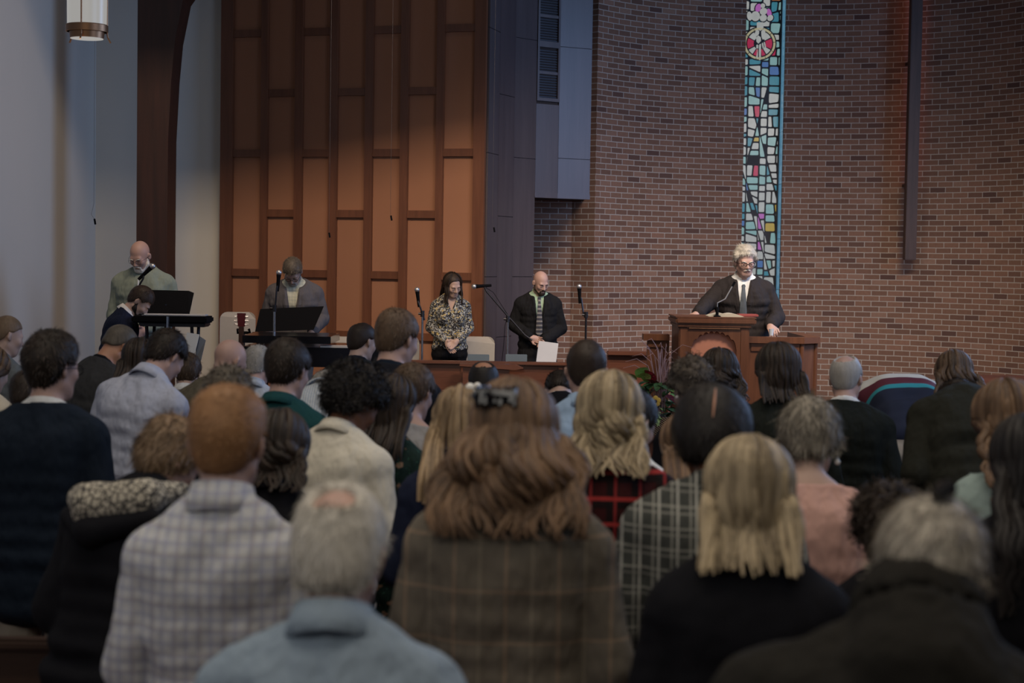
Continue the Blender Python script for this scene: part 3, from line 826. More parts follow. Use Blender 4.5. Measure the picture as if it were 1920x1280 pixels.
        if collar: cuts.append(lambda x, y, z: np.where((x-a[0])**2+(y-a[1])**2+(z-a[2])**2 < .02, x*d[0]+y*d[1]+z*d[2]-lim+.012, -1))
        if vneck:
            zt, zb, w_ = vneck; pt = s.T((0, .12, zt)); pb = s.T((0, .14, zb))
            def vf(x, y, z):
                f = np.clip((z-pb[2])/(pt[2]-pb[2]), 0, 1.0); wd = w_*f
                return np.where((y > pb[1]-.16) & (y > a[1]-.0), wd-np.abs(x-(pb[0]+(pt[0]-pb[0])*f)), -1)+0*z-np.where(z < pb[2], 1, 0)
            cuts.append(vf)
        nz = [(noise, 2.2, s.seed(), (1, 1, .8)), (noise*.6, 5, s.seed()+1, (1, 1, .7)), (noise*.55, 8, s.seed()+2, (1, 1, .35)), (noise*.4, 9, s.seed()+7, (.6, .6, 1))] if noise else None
        r = build_surface(pr, h or s.h, .02, cuts, None, nz)
        o = mk(name, r[0], r[1], mat, s.root, True); return o
    def collar(s, mat, h0=.004, h1=.06, r0=.094, r1=.074, sweep=150):
        """folded shirt collar, open at the throat"""
        a = s.T((0, -.014, 1.455)); d = (s.H((0, -.02, -.05))-a); d /= np.linalg.norm(d)
        k = (1+(s.bulk-1)*.4)*(1 if s.sex == 'm' else .9); u = np.array([1., 0, 0]); v = np.cross(d, u); v /= np.linalg.norm(v)
        n = 30; V = []
        for i in range(n+1):
            an = math.radians(-90-sweep+2*sweep*i/n); e = abs(2*i/n-1)
            for r_, h_ in ((r1-.006, h1-.004), (r1, h1), (r0, h0-.012*e), (r0-.008, h0-.004-.012*e)):
                V.append(a+(u*math.cos(an)+v*math.sin(an))*r_*k+d*(h_-.02*e**3))
        F = [(4*i+j, 4*i+(j+1) % 4, 4*i+4+(j+1) % 4, 4*i+4+j) for i in range(n) for j in range(4)]+[(0, 1, 2, 3), (4*n+3, 4*n+2, 4*n+1, 4*n)]
        return mk('collar', V, F, mat, s.root, True)
    def seed(s): return int(abs(s.hc[1]*1000+s.root.location.x*997)) % 9973
    def trousers(s, mat, name='trousers', off=.018, zt=.97):
        pr = [p for p in s.torso(off-.002, .8, zt)]
        for sg in (-1, 1):
            pr += [Cp((sg*.09, 0, .84), (sg*.098, .01, .5), .09*s.bulk+off*.5, .065+off*.5, .02), Cp((sg*.098, .01, .5), (sg*.1, -.01, .09), .066+off*.5, .055+off*.4, .015)]
        V, Q = build_surface(pr, max(s.h, .014), .02); mk(name, V, Q, mat, s.root, True)
        for sg in (-1, 1):
            V, Q = build_surface([Cp((sg*.1, -.035, .05), (sg*.118, .13, .035), .046, .036, .01), Cp((sg*.1, -.03, .04), (sg*.1, -.02, .12), .045, .045, .01)], .012, .01, [lambda x, y, z: .0-z+0*x+0*y])
            mk('shoe', V, Q, M_blk, s.root, True)
        return s
    def skirt(s, mat, length=.45):
        pr = [E((0, 0, z), (.17+.03*(.95-z)+.02, .13+.03*(.95-z)+.02, .09), None, .03) for z in np.arange(.95, length, -.08)]
        V, Q = build_surface(pr, .014, .02); mk('skirt', V, Q, mat, s.root, True); return s
    def lay(s, name, o):   # rename/keep
        return o
    # ------------------------------------------------ hair
    def hair_local(s, t=.012, style='short', extra=None, h=None, noise=None):
        """returns surface in body space for a cap of hair"""
        H, hs, R = s.H, s.hs, s.Rh
        pr = [E(H((0, -.014, .038)), ((.077+t)*hs, (.097+t)*hs, (.09+t)*hs), R, .02), E(H((0, -.045, -.01)), ((.063+t*(.8 if style != 'fade' and style != 'short' else .35))*hs, (.056+t*(.8 if style != 'fade' and style != 'short' else .35))*hs, (.07+t*.4)*hs), R, .02)]
        if extra: pr += [E(H(c), tuple(x*hs for x in r), R, .03) for c, r in extra]
        yy = [-.2, -.06, -.035, -.012, .012, .03, .06, .12]
        zz = {'short': [-.072, -.07, -.045, .028, .028, .02, .062, .074], 'shortf': [-.09, -.09, -.08, -.05, -.03, .0, .06, .07], 'fade': [-.05, -.045, -.02, .03, .03, .045, .066, .076], 'fringe': [-.072, -.07, -.04, .025, .025, .03, .075, .1], 'part': [-.12, -.12, -.1, -.07, -.04, .0, .085, .105], 'long': [-.12, -.12, -.1, -.07, -.04, -.02, .055, .07]}[style]
        hc = s.hc
        def cut_(x, y, z):
            dx, dy, dz = x-hc[0], y-hc[1], z-hc[2]
            ly = (dx*R[0, 1]+dy*R[1, 1]+dz*R[2, 1])/hs; lz = (dx*R[0, 2]+dy*R[1, 2]+dz*R[2, 2])/hs
            return (np.interp(ly, yy, zz).astype(np.float32)-lz)*.8
        cuts = [cut_]
        if getattr(s, 'bald', None):
            (bc, br) = s.bald; c = H(bc)
            def bald_(x, y, z):
                dx, dy, dz = x-c[0], y-c[1], z-c[2]
                a = (dx*R[0, 0]+dy*R[1, 0]+dz*R[2, 0])/(br[0]*hs); b = (dx*R[0, 1]+dy*R[1, 1]+dz*R[2, 1])/(br[1]*hs); e = (dx*R[0, 2]+dy*R[1, 2]+dz*R[2, 2])/(br[2]*hs)
                return (1-np.sqrt(a*a+b*b+e*e))*min(br)*hs
            cuts.append(bald_)
        nz = [(noise[0]*hs, noise[1], s.seed()+5, (1, 1, 1))] if noise else None
        return build_surface(pr, h or min(s.h, .008), .02, cuts, None, nz)
    def strands(s, V, Q, n, L, w_, lift=.25, swirl=.3, curl=0, down=1.0):
        """thin curved blades of hair growing from a surface"""
        r = np.random.RandomState(s.seed()+3); N = vnormals(V, Q)
        i = r.randint(0, len(V), n); p = V[i].copy(); nn = N[i]
        R = s.Rh; crown = s.H((0, -.06, .12))
        d = p-crown; d += r.normal(size=d.shape)*.03; g = R@np.array([0, -.1, -1.0])
        d = d/(np.linalg.norm(d, axis=1, keepdims=True)+1e-6)+g[None]*.5*down
        d -= nn*np.sum(d*nn, axis=1, keepdims=True); d /= np.linalg.norm(d, axis=1, keepdims=True)+1e-6
        d += r.normal(size=d.shape)*swirl; d /= np.linalg.norm(d, axis=1, keepdims=True)+1e-6
        side = np.cross(d, nn); side /= np.linalg.norm(side, axis=1, keepdims=True)+1e-6
        Ls = L*r.uniform(.6, 1.2, n)[:, None]; W = w_*r.uniform(.6, 1.3, n)[:, None]
        p0 = p-nn*.003; pts = []
        c = curl*r.uniform(-1, 1, n)[:, None]
        for k, (a, b) in enumerate(((0, 0), (.5, lift*.7), (1, lift*.75))):
            pts.append(p0+d*Ls*a+nn*Ls*b*.55+side*c*Ls*math.sin(a*3.0))
        VV = []; 
        for k, wd in ((0, 1), (1, .8), (2, .15)):
            VV += [pts[k]-side*W*wd*.5, pts[k]+side*W*wd*.5]
        VV = np.stack(VV, 1).reshape(-1, 3); b = (np.arange(n)*6)[:, None]
        F = np.concatenate([b+np.array([[0, 1, 3, 2]]), b+np.array([[2, 3, 5, 4]])])
        return VV, F
    def hair(s, mat, t=.012, style='short', n=1500, L=.022, w_=.0035, lift=.3, swirl=.25, extra=None, noise=(.003, 7), curl=0, down=1.0, name='hair', bald=None):
        if bald: s.bald = bald
        r = s.hair_local(t, style, extra, None, noise)
        V, Q = r; VV, F = s.strands(V, Q, n, L, w_, lift, swirl, curl, down)
        o = mk(name, np.concatenate([V, VV]), np.concatenate([Q, F+len(V)]), mat, s.root, True); return o
    def locks(s, mat, n=150, length=.35, R_=.009, spread=115, flare=.03, wave=.012, wl=.09, t=.014, part=0.0, vary=.08, seed=0, cap='long', tight=0, name='hair', front=False, backoff=.0, end_taper=.25):
        """long hair: a cap and many locks that follow the head and then hang"""
        cap_V, cap_Q = s.hair_local(t*.7, cap, None, None, (.002, 6))
        r = np.random.RandomState(s.seed()+seed); H, hs, R = s.H, s.hs, s.Rh
        th = np.radians(r.uniform(-spread, spread, n)); m1, m2 = 9, 16
        ph0 = np.radians(r.uniform(5, 75, n)); ph1 = np.radians(r.uniform(96, 112, n))
        rr = np.array([.079+t, .099+t, .092+t])*hs
        layer = r.uniform(-.006, .008, n)
        pts = np.zeros((n, m1+m2, 3))
        for k in range(m1):
            ph = ph0+(ph1-ph0)*k/(m1-1)
            loc = np.stack([(rr[0]+layer)*np.sin(ph)*np.sin(th), -(rr[1]+layer)*np.sin(ph)*np.cos(th), (rr[2]+layer)*np.cos(ph)], 1)
            loc[:, 0] += part; c = H((0, -.014, .038))
            pts[:, k] = c+(loc@R.T)
        st = pts[:, m1-1].copy(); Ln = np.maximum(.04, st[:, 2]-(s.hc[2]-length)+r.uniform(-vary, vary*.6, n))
        c0 = H((0, -.02, 0)); outw = st-c0; outw[:, 2] = 0; outw /= np.linalg.norm(outw, axis=1, keepdims=True)+1e-6
        side = np.stack([-outw[:, 1], outw[:, 0], 0*outw[:, 0]], 1); phs = 2.6*np.sin(th*2.3+seed)+r.normal(0, .5, n); aw = wave*r.uniform(.5, 1.4, n)
        for k in range(m2):
            a = (k+1)/m2; q = st.copy(); q[:, 2] -= Ln*a
            q += outw*(flare*np.sin(min(1, a*1.3)*1.57)-tight*a)[..., None] if False else outw*(flare*math.sin(min(1, a*1.3)*1.57)-tight*a)
            wv = np.sin(Ln*a/wl*6.28+phs)*aw*min(1, a*2.2)
            q += side*wv[:, None]+outw*(np.cos(Ln*a/wl*6.28+phs)*aw*.7*min(1, a*2))[:, None]
            # keep outside the back and shoulders
            z = q[:, 2]; f = np.clip((1.50-(z/1.0)-(s.p2[2]-1.46)*-1)/.1, 0, 1)
            f = np.clip((s.p2[2]+.15-z)/.19, 0, 1); f = f*f*(3-2*f)
            yc = s.p1[1]+(s.p2[1]-s.p1[1])*np.clip((z-s.p1[2])/(s.p2[2]-s.p1[2]+1e-6), 0, 1)
            hw = .27*s.wid; bd = (.142+.12*(s.bulk-1)+backoff)*np.clip(1-(np.abs(q[:, 0])/hw)**3, .12, 1)**.5
            ysurf = yc-bd*f-.006
            isb = (np.abs(th) < R0(100)) | (not front)
            q[:, 1] = np.where(isb & (f > 0), np.minimum(q[:, 1], ysurf-layer*.8-.004), q[:, 1])
            if front:
                fr = ~isb; q[:, 1] = np.where(fr & (f > 0), np.maximum(q[:, 1], yc+.13*f), q[:, 1])
            pts[:, m1+k] = q
        Tn = np.gradient(pts, axis=1); Tn /= np.linalg.norm(Tn, axis=2, keepdims=True)+1e-9
        ow = pts-np.array([c0[0], c0[1], 0]); ow[..., 2] = np.maximum(pts[..., 2]-c0[2], 0); ow /= np.linalg.norm(ow, axis=2, keepdims=True)+1e-6
        S = np.cross(Tn, ow); S /= np.linalg.norm(S, axis=2, keepdims=True)+1e-6; B = np.cross(S, Tn)
        M = m1+m2; u = np.linspace(0, 1, M); rad = R_*np.minimum(1, .35+u*4)*np.where(u > .6, 1-(u-.6)/.4*(1-end_taper), 1)
        rw = r.uniform(.6, 1.3, n)
        K = 6; VV = np.zeros((n, M, K, 3))
        for k in range(K):
            an = 2*math.pi*k/K
            VV[:, :, k] = pts+S*(math.cos(an)*1.25*rad[None, :]*rw[:, None])[..., None]+B*(math.sin(an)*.7*rad[None, :]*rw[:, None])[..., None]
        VV = VV.reshape(-1, 3)
        b = np.arange(n)[:, None, None]*M*K; i = np.arange(M-1)[None, :, None]*K; k = np.arange(K)[None, None, :]; k2 = (k+1) % K
        F = np.stack([b+i+k, b+i+k2, b+i+K+k2, b+i+K+k], -1).reshape(-1, 4)
        V = np.concatenate([cap_V, VV]); Q = np.concatenate([cap_Q, F+len(cap_V)])
        return mk(name, V, Q, mat, s.root, True)
    # ------------------------------------------------ face details and accessories
    def brows(s, mat, thick=.004):
        for sg in (-1, 1):
            MB().tube([s.H((sg*.014, .098, .018)), s.H((sg*.032, .097, .025)), s.H((sg*.05, .082, .019))], [thick*s.hs, thick*1.1*s.hs, thick*.4*s.hs], 6).build('eyebrow', mat, s.root, True)
    def lips(s):
        m = m_plain('lips', (.42, .22, .18), .5)
        MB().tube([s.H((-.021, .089, -.061)), s.H((-.008, .0965, -.058)), s.H((.008, .0965, -.058)), s.H((.021, .089, -.061))], [.0015, .0035, .0035, .0015], 6).tube([s.H((-.017, .088, -.067)), s.H((0, .0955, -.068)), s.H((.017, .088, -.067))], [.0015, .004, .0015], 6).build('lips', m, s.root, True)
    def eyes(s, open_=False):
        m = m_plain('eyelash', (.03, .018, .012), .6); ir = m_plain('iris', (.03, .03, .03), .3); wh = m_plain('eye_white', (.5, .48, .45), .3)
        for sg in (-1, 1):
            if open_: MB().sphere(s.H((sg*.031, .0865, .004)), .0105, 10).build('eye', wh, s.root, True); MB().sphere(s.H((sg*.031, .0935, .001)), .005, 8).build('iris', ir, s.root, True)
            z = .008 if open_ else -.001
            MB().tube([s.H((sg*.019, .093, z-.003)), s.H((sg*.031, .098, z)), s.H((sg*.044, .09, z-.003))], [.0012, .0018, .001], 5).build('eyelid_line', m, s.root, True)
    def beard(s, mat, full=True, name='beard'):
        H, R, hs = s.H, s.Rh, s.hs
        pr = [E(H((0, .068, -.092)), (.034*hs, .032*hs, .032*hs), R, .02)]
        for sg in (-1, 1): pr += [Cp(H((sg*.063, .005, -.02)), H((sg*.055, .02, -.062)), .012*hs, .018*hs, .015), Cp(H((sg*.055, .02, -.06)), H((sg*.02, .068, -.095)), .02*hs, .022*hs, .02),
                                 Cp(H((sg*.003, .099, -.046)), H((sg*.027, .088, -.06)), .0065*hs, .0065*hs, .006), Cp(H((sg*.027, .088, -.06)), H((sg*.026, .082, -.085)), .008*hs, .01*hs, .006)]
        V, Q = build_surface(pr, .005, .01, (), None, [(.0015, 25, 3, (1, 1, 1))])
        VV, F = s.strands(V, Q, 500, .012, .002, .3, .3)
        mk(name, np.concatenate([V, VV]), np.concatenate([Q, F+len(V)]), mat, s.root, True)
    def moustache(s, mat):
        m = MB()
        for sg in (-1, 1): m.tube([s.H((0, .1015, -.044)), s.H((sg*.014, .101, -.049)), s.H((sg*.03, .088, -.06))], [.0055, .007, .0025], 8)
        m.build('moustache', mat, s.root, True)
    def glasses(s, mat, r=.021, th=.0018):
        g = MB()
        for sg in (-1, 1):
            g.tube([s.H((sg*.033+r*math.cos(a)*1.15, .108-abs(sg*.033+r*math.cos(a)*1.15)*.1, .002+r*.85*math.sin(a))) for a in [2*math.pi*k/16 for k in range(17)]], th, 5)
            g.tube([s.H((sg*.058, .1, .008)), s.H((sg*.08, .05, .008)), s.H((sg*.088, -.01, .006))], th, 5)
        g.tube([s.H((-.01, .109, .006)), s.H((.01, .109, .006))], th, 5); g.build('glasses', mat, s.root)
    def lapels(s, jacket, mat, vneck, lw=.052):
        """turned-back lapels lying on the front of the jacket"""
        from mathutils.bvhtree import BVHTree
        me = jacket.data; bv = BVHTree.FromPolygons([v.co[:] for v in me.vertices], [tuple(p.vertices) for p in me.polygons])
        zt, zb, w_ = vneck; n = 18; dr = Vector(s.A1@np.array([0, -1., 0]))
        for sg in (-1, 1):
            V = []
            for i in range(n+1):
                f = .04+.96*i/n; z = zb+(zt-zb)*f; xi = w_*f*.98
                wd = lw*min(1, f/.72)*(1 if f < .74 else (.62 if f < .8 else .62+.2*(f-.8)/.2)); row = []
                for u in (0, .5, 1):
                    o = Vector(s.T((sg*(xi+wd*u), 0, z)))-dr*.45
                    h = bv.ray_cast(o, dr)[0]
                    h = h if h is not None else Vector(s.T((sg*(xi+wd*u), .12, z)))
                    row.append(h-dr*(.006+.004*(u == .5)))
                if i and max((row[k]-V[-3+k]).length for k in range(3)) > .05: row = [V[-3+k]+(row[k]-V[-3+k])*.4 for k in range(3)]
                V += row
            F = [(3*i+j, 3*i+j+1, 3*i+4+j, 3*i+3+j) if sg < 0 else (3*i+3+j, 3*i+4+j, 3*i+j+1, 3*i+j) for i in range(n) for j in (0, 1)]
            m = len(V); V2 = V+[v+dr*.008 for v in V]
            F += [tuple(q+m for q in f_[::-1]) for f_ in F]+[(3*i+2, 3*i+2+m, 3*i+5+m, 3*i+5) for i in range(n)]+[(3*i, 3*i+3, 3*i+3+m, 3*i+m) for i in range(n)]
            mk('lapel', [v[:] for v in V2], F, mat, s.root, False)
    def tie(s, mat):
        g = MB(); 
        ks = [(1.452, .016, .075), (1.425, .02, .095), (1.41, .013, .105), (1.3, .026, .152), (1.18, .033, .158), (1.06, .036, .15)]
        k = s.bulk
        V = []
        for z, w_, y in ks:
            yy = (y-.1)*(k*1.05)+.1+(.028 if z < 1.42 else .012)
            for dx, dy in ((-w_, 0), (-w_*.6, .007), (w_*.6, .007), (w_, 0)): V.append(s.T((dx, yy+dy, z)))
        F = [(4*i+j, 4*i+j+1, 4*i+5+j, 4*i+4+j) for i in range(len(ks)-1) for j in range(3)]
        tip = len(V); V.append(s.T((0, .15*k+.03, 1.02))); F += [(4*(len(ks)-1)+j, 4*(len(ks)-1)+j+1, tip) for j in range(3)]
        mk('tie', V, F, mat, s.root, True)
# ------------------------------------------------------------------ hair and cloth colours
HB = m_hair('hair_dark_brown', (.008, .006, .004), (.04, .026, .018))
HK = m_hair('hair_black', (.006, .005, .005), (.022, .018, .016))
HM = m_hair('hair_brown', (.025, .016, .010), (.12, .075, .045))
HL = m_hair('hair_light_brown', (.07, .045, .027), (.26, .17, .1))
HY = m_hair('hair_blonde', (.09, .065, .037), (.42, .33, .205))
HG = m_hair('hair_ginger', (.14, .065, .026), (.36, .19, .085))
HA = m_hair('hair_auburn', (.045, .026, .015), (.2, .12, .068))
HW = m_hair('hair_white', (.4, .36, .29), (.72, .68, .6))
HS = m_hair('hair_silver', (.12, .115, .105), (.42, .39, .35))
HQ = m_hair('hair_grey_brown', (.03, .024, .018), (.17, .14, .105))
C = m_cloth
navy = C('navy_wool', (.008, .013, .022)); black = C('black_wool', (.006, .006, .008), fold=.3); char = C('charcoal_wool', (.03, .03, .031), heather=.12)
dgreen = C('dark_green_knit', (.012, .014, .011)); dark_suit = C('dark_brown_suit', (.024, .02, .02), heather=.06); blk_suit = C('black_suit', (.011, .011, .012))
khaki = C('khaki_cotton', (.28, .24, .19)); white = C('white_cotton', (.62, .62, .6)); skyb = C('sky_blue_cotton', (.26, .36, .5)); greyblue = C('grey_blue_cotton', (.36, .38, .46))
black_tr = C('black_trousers', (.008, .008, .009))
plaid_shirt = C('gingham_cotton', (.47, .47, .47), 'plaid', bands=[(0, .028, .32, 0, (.27, .28, .38), .5), (2, .028, .32, 0, (.27, .28, .38), .5), (0, .056, .12, .4, (.3, .26, .24), .4), (2, .056, .12, .4, (.3, .26, .24), .4)])
tweed = C('checked_tweed', (.15, .12, .085), 'plaid', bands=[(0, .0105, .45, 0, (.09, .085, .075), .55), (2, .0105, .45, 0, (.09, .085, .075), .55), (0, .12, .06, 0, (.3, .2, .13), .4), (2, .12, .06, .3, (.3, .2, .13), .4), (0, .12, .05, .5, (.26, .22, .16), .4)])
redplaid = C('red_black_flannel', (.035, .007, .007), 'plaid', bands=[(0, .075, .5, 0, (.008, .006, .006), .85), (2, .075, .5, 0, (.008, .006, .006), .85), (0, .075, .12, .7, (.3, .03, .03), .6), (2, .075, .16, .7, (.34, .035, .032), .8)])
bwplaid = C('black_white_tweed', (.035, .037, .033), 'plaid', bands=[(0, .05, .12, 0, (.45, .44, .39), .8), (0, .05, .1, .3, (.32, .31, .27), .7), (2, .055, .1, 0, (.32, .31, .27), .6), (2, .055, .09, .3, (.26, .25, .22), .55)], heather=.3)
stripe_sh = C('fine_striped_cotton', (.4, .42, .43), 'plaid', bands=[(0, .012, .4, 0, (.2, .25, .32), .7)])
floral = C('flowered_blouse', (.02, .018, .02), 'floral', flowers=[(38, .36, (.42, .42, .38), 3.1), (26, .3, (.5, .36, .1), 8.7), (60, .33, (.5, .5, .46), 1.3), (55, .22, (.05, .05, .07), 5.3)], fold=.3)
gfloral = C('dark_flowered_dress', (.01, .022, .018), 'floral', flowers=[(22, .22, (.22, .13, .08), 2.1), (40, .18, (.03, .09, .06), 6.7)])
rugby = None
def m_rugby():
    t = NT('banded_jersey'); xyz = t.sep(t.co('UV'))
    c = t.ramp(xyz[0], [(0, sr(20, 28, 50)), (.50, sr(44, 140, 150)), (.565, sr(88, 30, 44)), (.69, (.6, .57, .5))], 'CONSTANT')
    t.bump(t.noise(4, None, 2), .3, .05); return t.fin(c, .85)
M_rugby = m_rugby()
def m_hood():
    t = NT('nordic_knit'); v = t.new('ShaderNodeTexVoronoi'); v.feature = 'DISTANCE_TO_EDGE'; v.inputs['Scale'].default_value = 42
    t.link(t.co(), v.inputs['Vector']); n = t.noise(120, None, 2)
    f = t.math('ADD', t.math('LESS_THAN', v.outputs['Distance'], .09), t.math('LESS_THAN', n, .42))
    c = t.mix(f, (.42, .38, .3), (.05, .045, .04)); t.bump(n, .6, .004); return t.fin(c, .95)
M_hood = m_hood()
gold = m_plain('gold', (.6, .42, .18), .3, 1); pearl = m_plain('pearl', (.75, .72, .66), .25)
def suit(p, mat, shirt=white, tr=None, collar=.036, vneck=None, tie=None, off=.026, stop=1.0, noise=.005):
    p.top('shirt', shirt, .006, .86, 0, .97, .062, .062, None, .002)
    jk = p.top('jacket', mat, off, .8, 2, .95 if stop > .9 else stop, collar, .073, vneck, noise, True, .006, None, .006)
    if vneck: p.lapels(jk, mat, vneck); p.collar(shirt, .01, .066, .088, .07, 168)
    if tie: p.tie(tie)
    p.trousers(tr or mat); return p
def shirt(p, mat, tr=black_tr, collar=.052, off=.013, stop=.96, noise=.006, zmin=.88, name='shirt', flare=0, **k):
    p.top(name, mat, off, zmin, flare, stop, collar, .069, None, noise, **k); p.trousers(tr)
    if collar >= .045: p.collar(mat, h1=collar+.008)
    return p
PEOPLE = []
def per(*a, **k):
    p = Person(*a, **k); PEOPLE.append(p); return p.body()
# ------------------------------------------------------------------ on the platform, facing the pews
p = per('bald bearded man in a sage green shirt standing at the keyboard by the timber arch', 263, 450, 15.2, .35, 183, 4, 0, 28, 14, 0, ht=.003, bulk=1.12, wid=1.12, arms='front', skin='pink', h=.0075)
sage = C('sage_cotton', (.21, .245, .2)); shirt(p, sage, khaki, .05, .022, .96, .008)
MB().tube([p.T((0, .13*1.1+.028, 1.43)), p.T((0, .15*1.1+.03, 1.3)), p.T((0, .155*1.1+.03, 1.15))], .007, 6).build('placket', white, p.root)
p.beard(HW); p.glasses(M_dmet, th=.0012); p.brows(HW)
p = per('grey-haired bearded man in a grey blazer reading at the black music stand', 549, 480, 16.2, .35, 180, 10, 0, 42, 0, 0, bulk=1.15, wid=1.12, skin='fair', h=.0075, larm=((-.26, .03, 1.12), (-.2, .3, 1.0)), rarm=((.26, .03, 1.12), (.2, .3, 1.0)))
suit(p, C('grey_blazer', (.085, .08, .085), heather=.1), C('pale_check_shirt', (.5, .5, .4), 'plaid', bands=[(0, .03, .2, 0, (.3, .34, .3), .5), (2, .03, .2, 0, (.3, .34, .3), .5)]), C('grey_trousers', (.1, .1, .1)), vneck=(1.46, 1.0, .062))
p.hair(HQ, .016, 'short', 1500, .028, .003, .3); p.beard(HS); p.glasses(M_blk); p.brows(HQ)
p = per('woman in a black and yellow flowered blouse with hands clasped', 849, 509, 16.9, .35, 172, 6, 0, 22, -22, 4, sex='f', skin='fair', h=.006, larm=((-.215, .0, 1.13), (-.06, .2, 1.0)), rarm=((.215, .0, 1.13), (.05, .19, .99)), wid=1.02)
p.handpose = {}
p.handpose = {-1: ((.75, .3, -.65), (.2, .9, .3), .5, 1), 1: ((-.45, .25, -.9), (-.2, .9, .3), .35, -1)}
p.root.children[0].select_set(False); bpy.data.objects.remove(p.bodyo); p.body()
p.top('blouse', floral, .016, .93, 0, .93, 0, .06, (1.47, 1.34, .05), .005, True, .014)
p.trousers(black_tr)
p.locks(HB, 190, .21, .008, 124, .012, .006, .14, .012, 0, .03, 1, 'part', .0, 'hair', True)
p.brows(HB, .003); p.eyes(); p.lips()
p = per('bald man with a dark beard in a black suit holding a white paper', 1014, 507, 17.4, .35, 176, 5, 0, 23, -22, 0, ht=.003, bulk=1.03, wid=1.08, skin='pink', h=.0065, larm=((-.26, .0, 1.1), (-.05, .2, .97)), rarm=((.265, .0, 1.13), (.1, .21, 1.0)))
p.handpose = {1: ((-.9, .1, -.25), (0, .9, .1), .7, 1), -1: ((.1, .25, -1.), (0, 1., .2), .3, 1)}
bpy.data.objects.remove(p.bodyo); p.body()
suit(p, blk_suit, C('mint_shirt', (.33, .45, .32)), C('dark_navy_trousers', (.012, .016, .026)), vneck=(1.46, 1.03, .052), tie=C('striped_tie', (.05, .05, .06), 'plaid', bands=[(2, .045, .4, 0, (.3, .28, .25), .6)]))
p.beard(HB); p.brows(HB); p.eyes()
pr_ = p
p = per('white-haired preacher in a dark suit and grey tie standing behind the pulpit', 1397, 458, 14.75,   .5, 186, 9, 0, 5, -14, 0, bulk=1.24, wid=1.1, skin='pink', h=.0055, larm=((-.3, .05, 1.12), (-.23, .36, 1.06)), rarm=((.31, .16, 1.24), (.40, .42, 1.15)), hscale=1.04)
p.handpose = {-1: ((-.2, .75, -.45), (0, -.4, -1), .75, 1), 1: ((.5, .7, -.2), (0, -.2, -1), .3, -1)}
bpy.data.objects.remove(p.bodyo); p.body()
suit(p, dark_suit, white, None, vneck=(1.47, 1.0, .056), tie=C('grey_tie', (.07, .08, .09), heather=.1))
p.hair(HW, .02, 'fringe', 6000, .03, .0022, .28, .4, [((0, .005, .122), (.062, .07, .018)), ((.074, .015, .055), (.018, .03, .035)), ((-.074, .015, .055), (.018, .03, .035))], (.003, 9))
p.moustache(HW); p.glasses(M_blk, .022, .0026); p.brows(HW); p.eyes(); p.lips()
p = per('bearded pianist in a navy blazer bowing over the electric keyboard', 262, 533, 14.0, .18, 74, 14, 0, 38, 14, 0, skin='fair', h=.0075, larm=((-.22, .14, 1.16), (-.16, .4, 1.04)), rarm=((.22, .14, 1.16), (.16, .4, 1.04)))
suit(p, C('blue_navy_wool', (.01, .014, .032)), white, vneck=(1.46, 1.05, .05)); p.hair(HB, .016, 'short', 1200, .022, .0035, .3); p.beard(HB); p.brows(HB)
# ------------------------------------------------------------------ the congregation, from the front pews to the back
G = None
p = per('man with cropped brown hair in a grey shirt by the left wall', 13, 587, 10.4, 0, 28, 5, 0, 12, 30); shirt(p, C('slate_cotton', (.13, .14, .14))); p.hair(HL, .006, 'fade', 900, .008, .003, .5)
p = per('man with a bald crown in a charcoal jacket beside the tall man in navy', 679, 600, 10.8, 0, 12, 6, 0, 14, 32, bulk=1.1); suit(p, C('dark_olive_wool', (.022, .026, .022)), navy); p.hair(HB, .008, 'fringe', 800, .012, .003, .3, bald=((-.035, -.065, .12), (.05, .05, .05)))
p = per('man with cropped grey hair in a charcoal suit bowing next to the pianist', 222, 603, 9.6, 0, 40, 16, 0, 34, 8, skin='tan'); suit(p, char, black); p.hair(HQ, .005, 'fade', 900, .007, .003, .5)
p = per('woman with straight dark brown hair behind the charcoal suited man', 262, 632, 9.0, 0, 5, 8, 0, 22, sex='f'); shirt(p, black); p.locks(HB, 90, .22, .01, 110, .01, .004)
p = per('silver-haired man in a pale blue shirt in front of the piano', 484, 643, 9.7, 0, 8, 10, 0, 16, 12, skin='pink'); shirt(p, C('pale_blue_cotton', (.42, .46, .52))); p.hair(HS, .012, 'short', 1300, .018, .004, .35, .4)
p = per('bald pink-headed man in an olive tweed jacket', 430, 628, 8.9, 0, 28, 12, 0, 24, 14, skin='pink', bulk=1.15); suit(p, C('olive_tweed', (.09, .078, .055), heather=.15), khaki)
p = per('short-haired brown-haired child beside the bald man in olive tweed', 352, 658, 9.9, 0, 0, 8, 0, 20); shirt(p, white); p.hair(HM, .016, 'shortf', 1200, .03, .004, .2)
p = per('man in a black jacket mostly hidden beside the light blue shirt', 1050, 690, 9.0, 0, 0, 28, 0, 50, h=.014); suit(p, black); p.hair(HB, .01)
p = per('man with a round bald spot seen before the choir rail', 907, 671, 8.5, 0, 0, 8, 0, 22, skin='tan'); shirt(p, black); p.hair(HK, .008, 'short', 1200, .012, .003, .3, bald=((0, -.078, .1), (.052, .05, .055)))
p = per('man with thin grey hair in a black suit in front of the apse wall', 1588, 659, 8.4, 0, 8, 10, 0, 10, 18, skin='pink', bulk=1.12, wid=1.05); suit(p, C('green_black_wool', (.010, .012, .010))); p.hair(HS, .008, 'short', 1300, .012, .0035, .3, bald=((.0, -.07, .108), (.052, .065, .05)))
p = per('woman with tousled brown hair in a pale green top near the front', 1790, 655, 8.8, 0, 0, 10, 0, 18, sex='f', wid=1.15); shirt(p, C('pale_green_knit', (.42, .46, .38))); p.locks(HM, 150, .10, .01, 125, .04, .018, .12, .014, 0, .05)
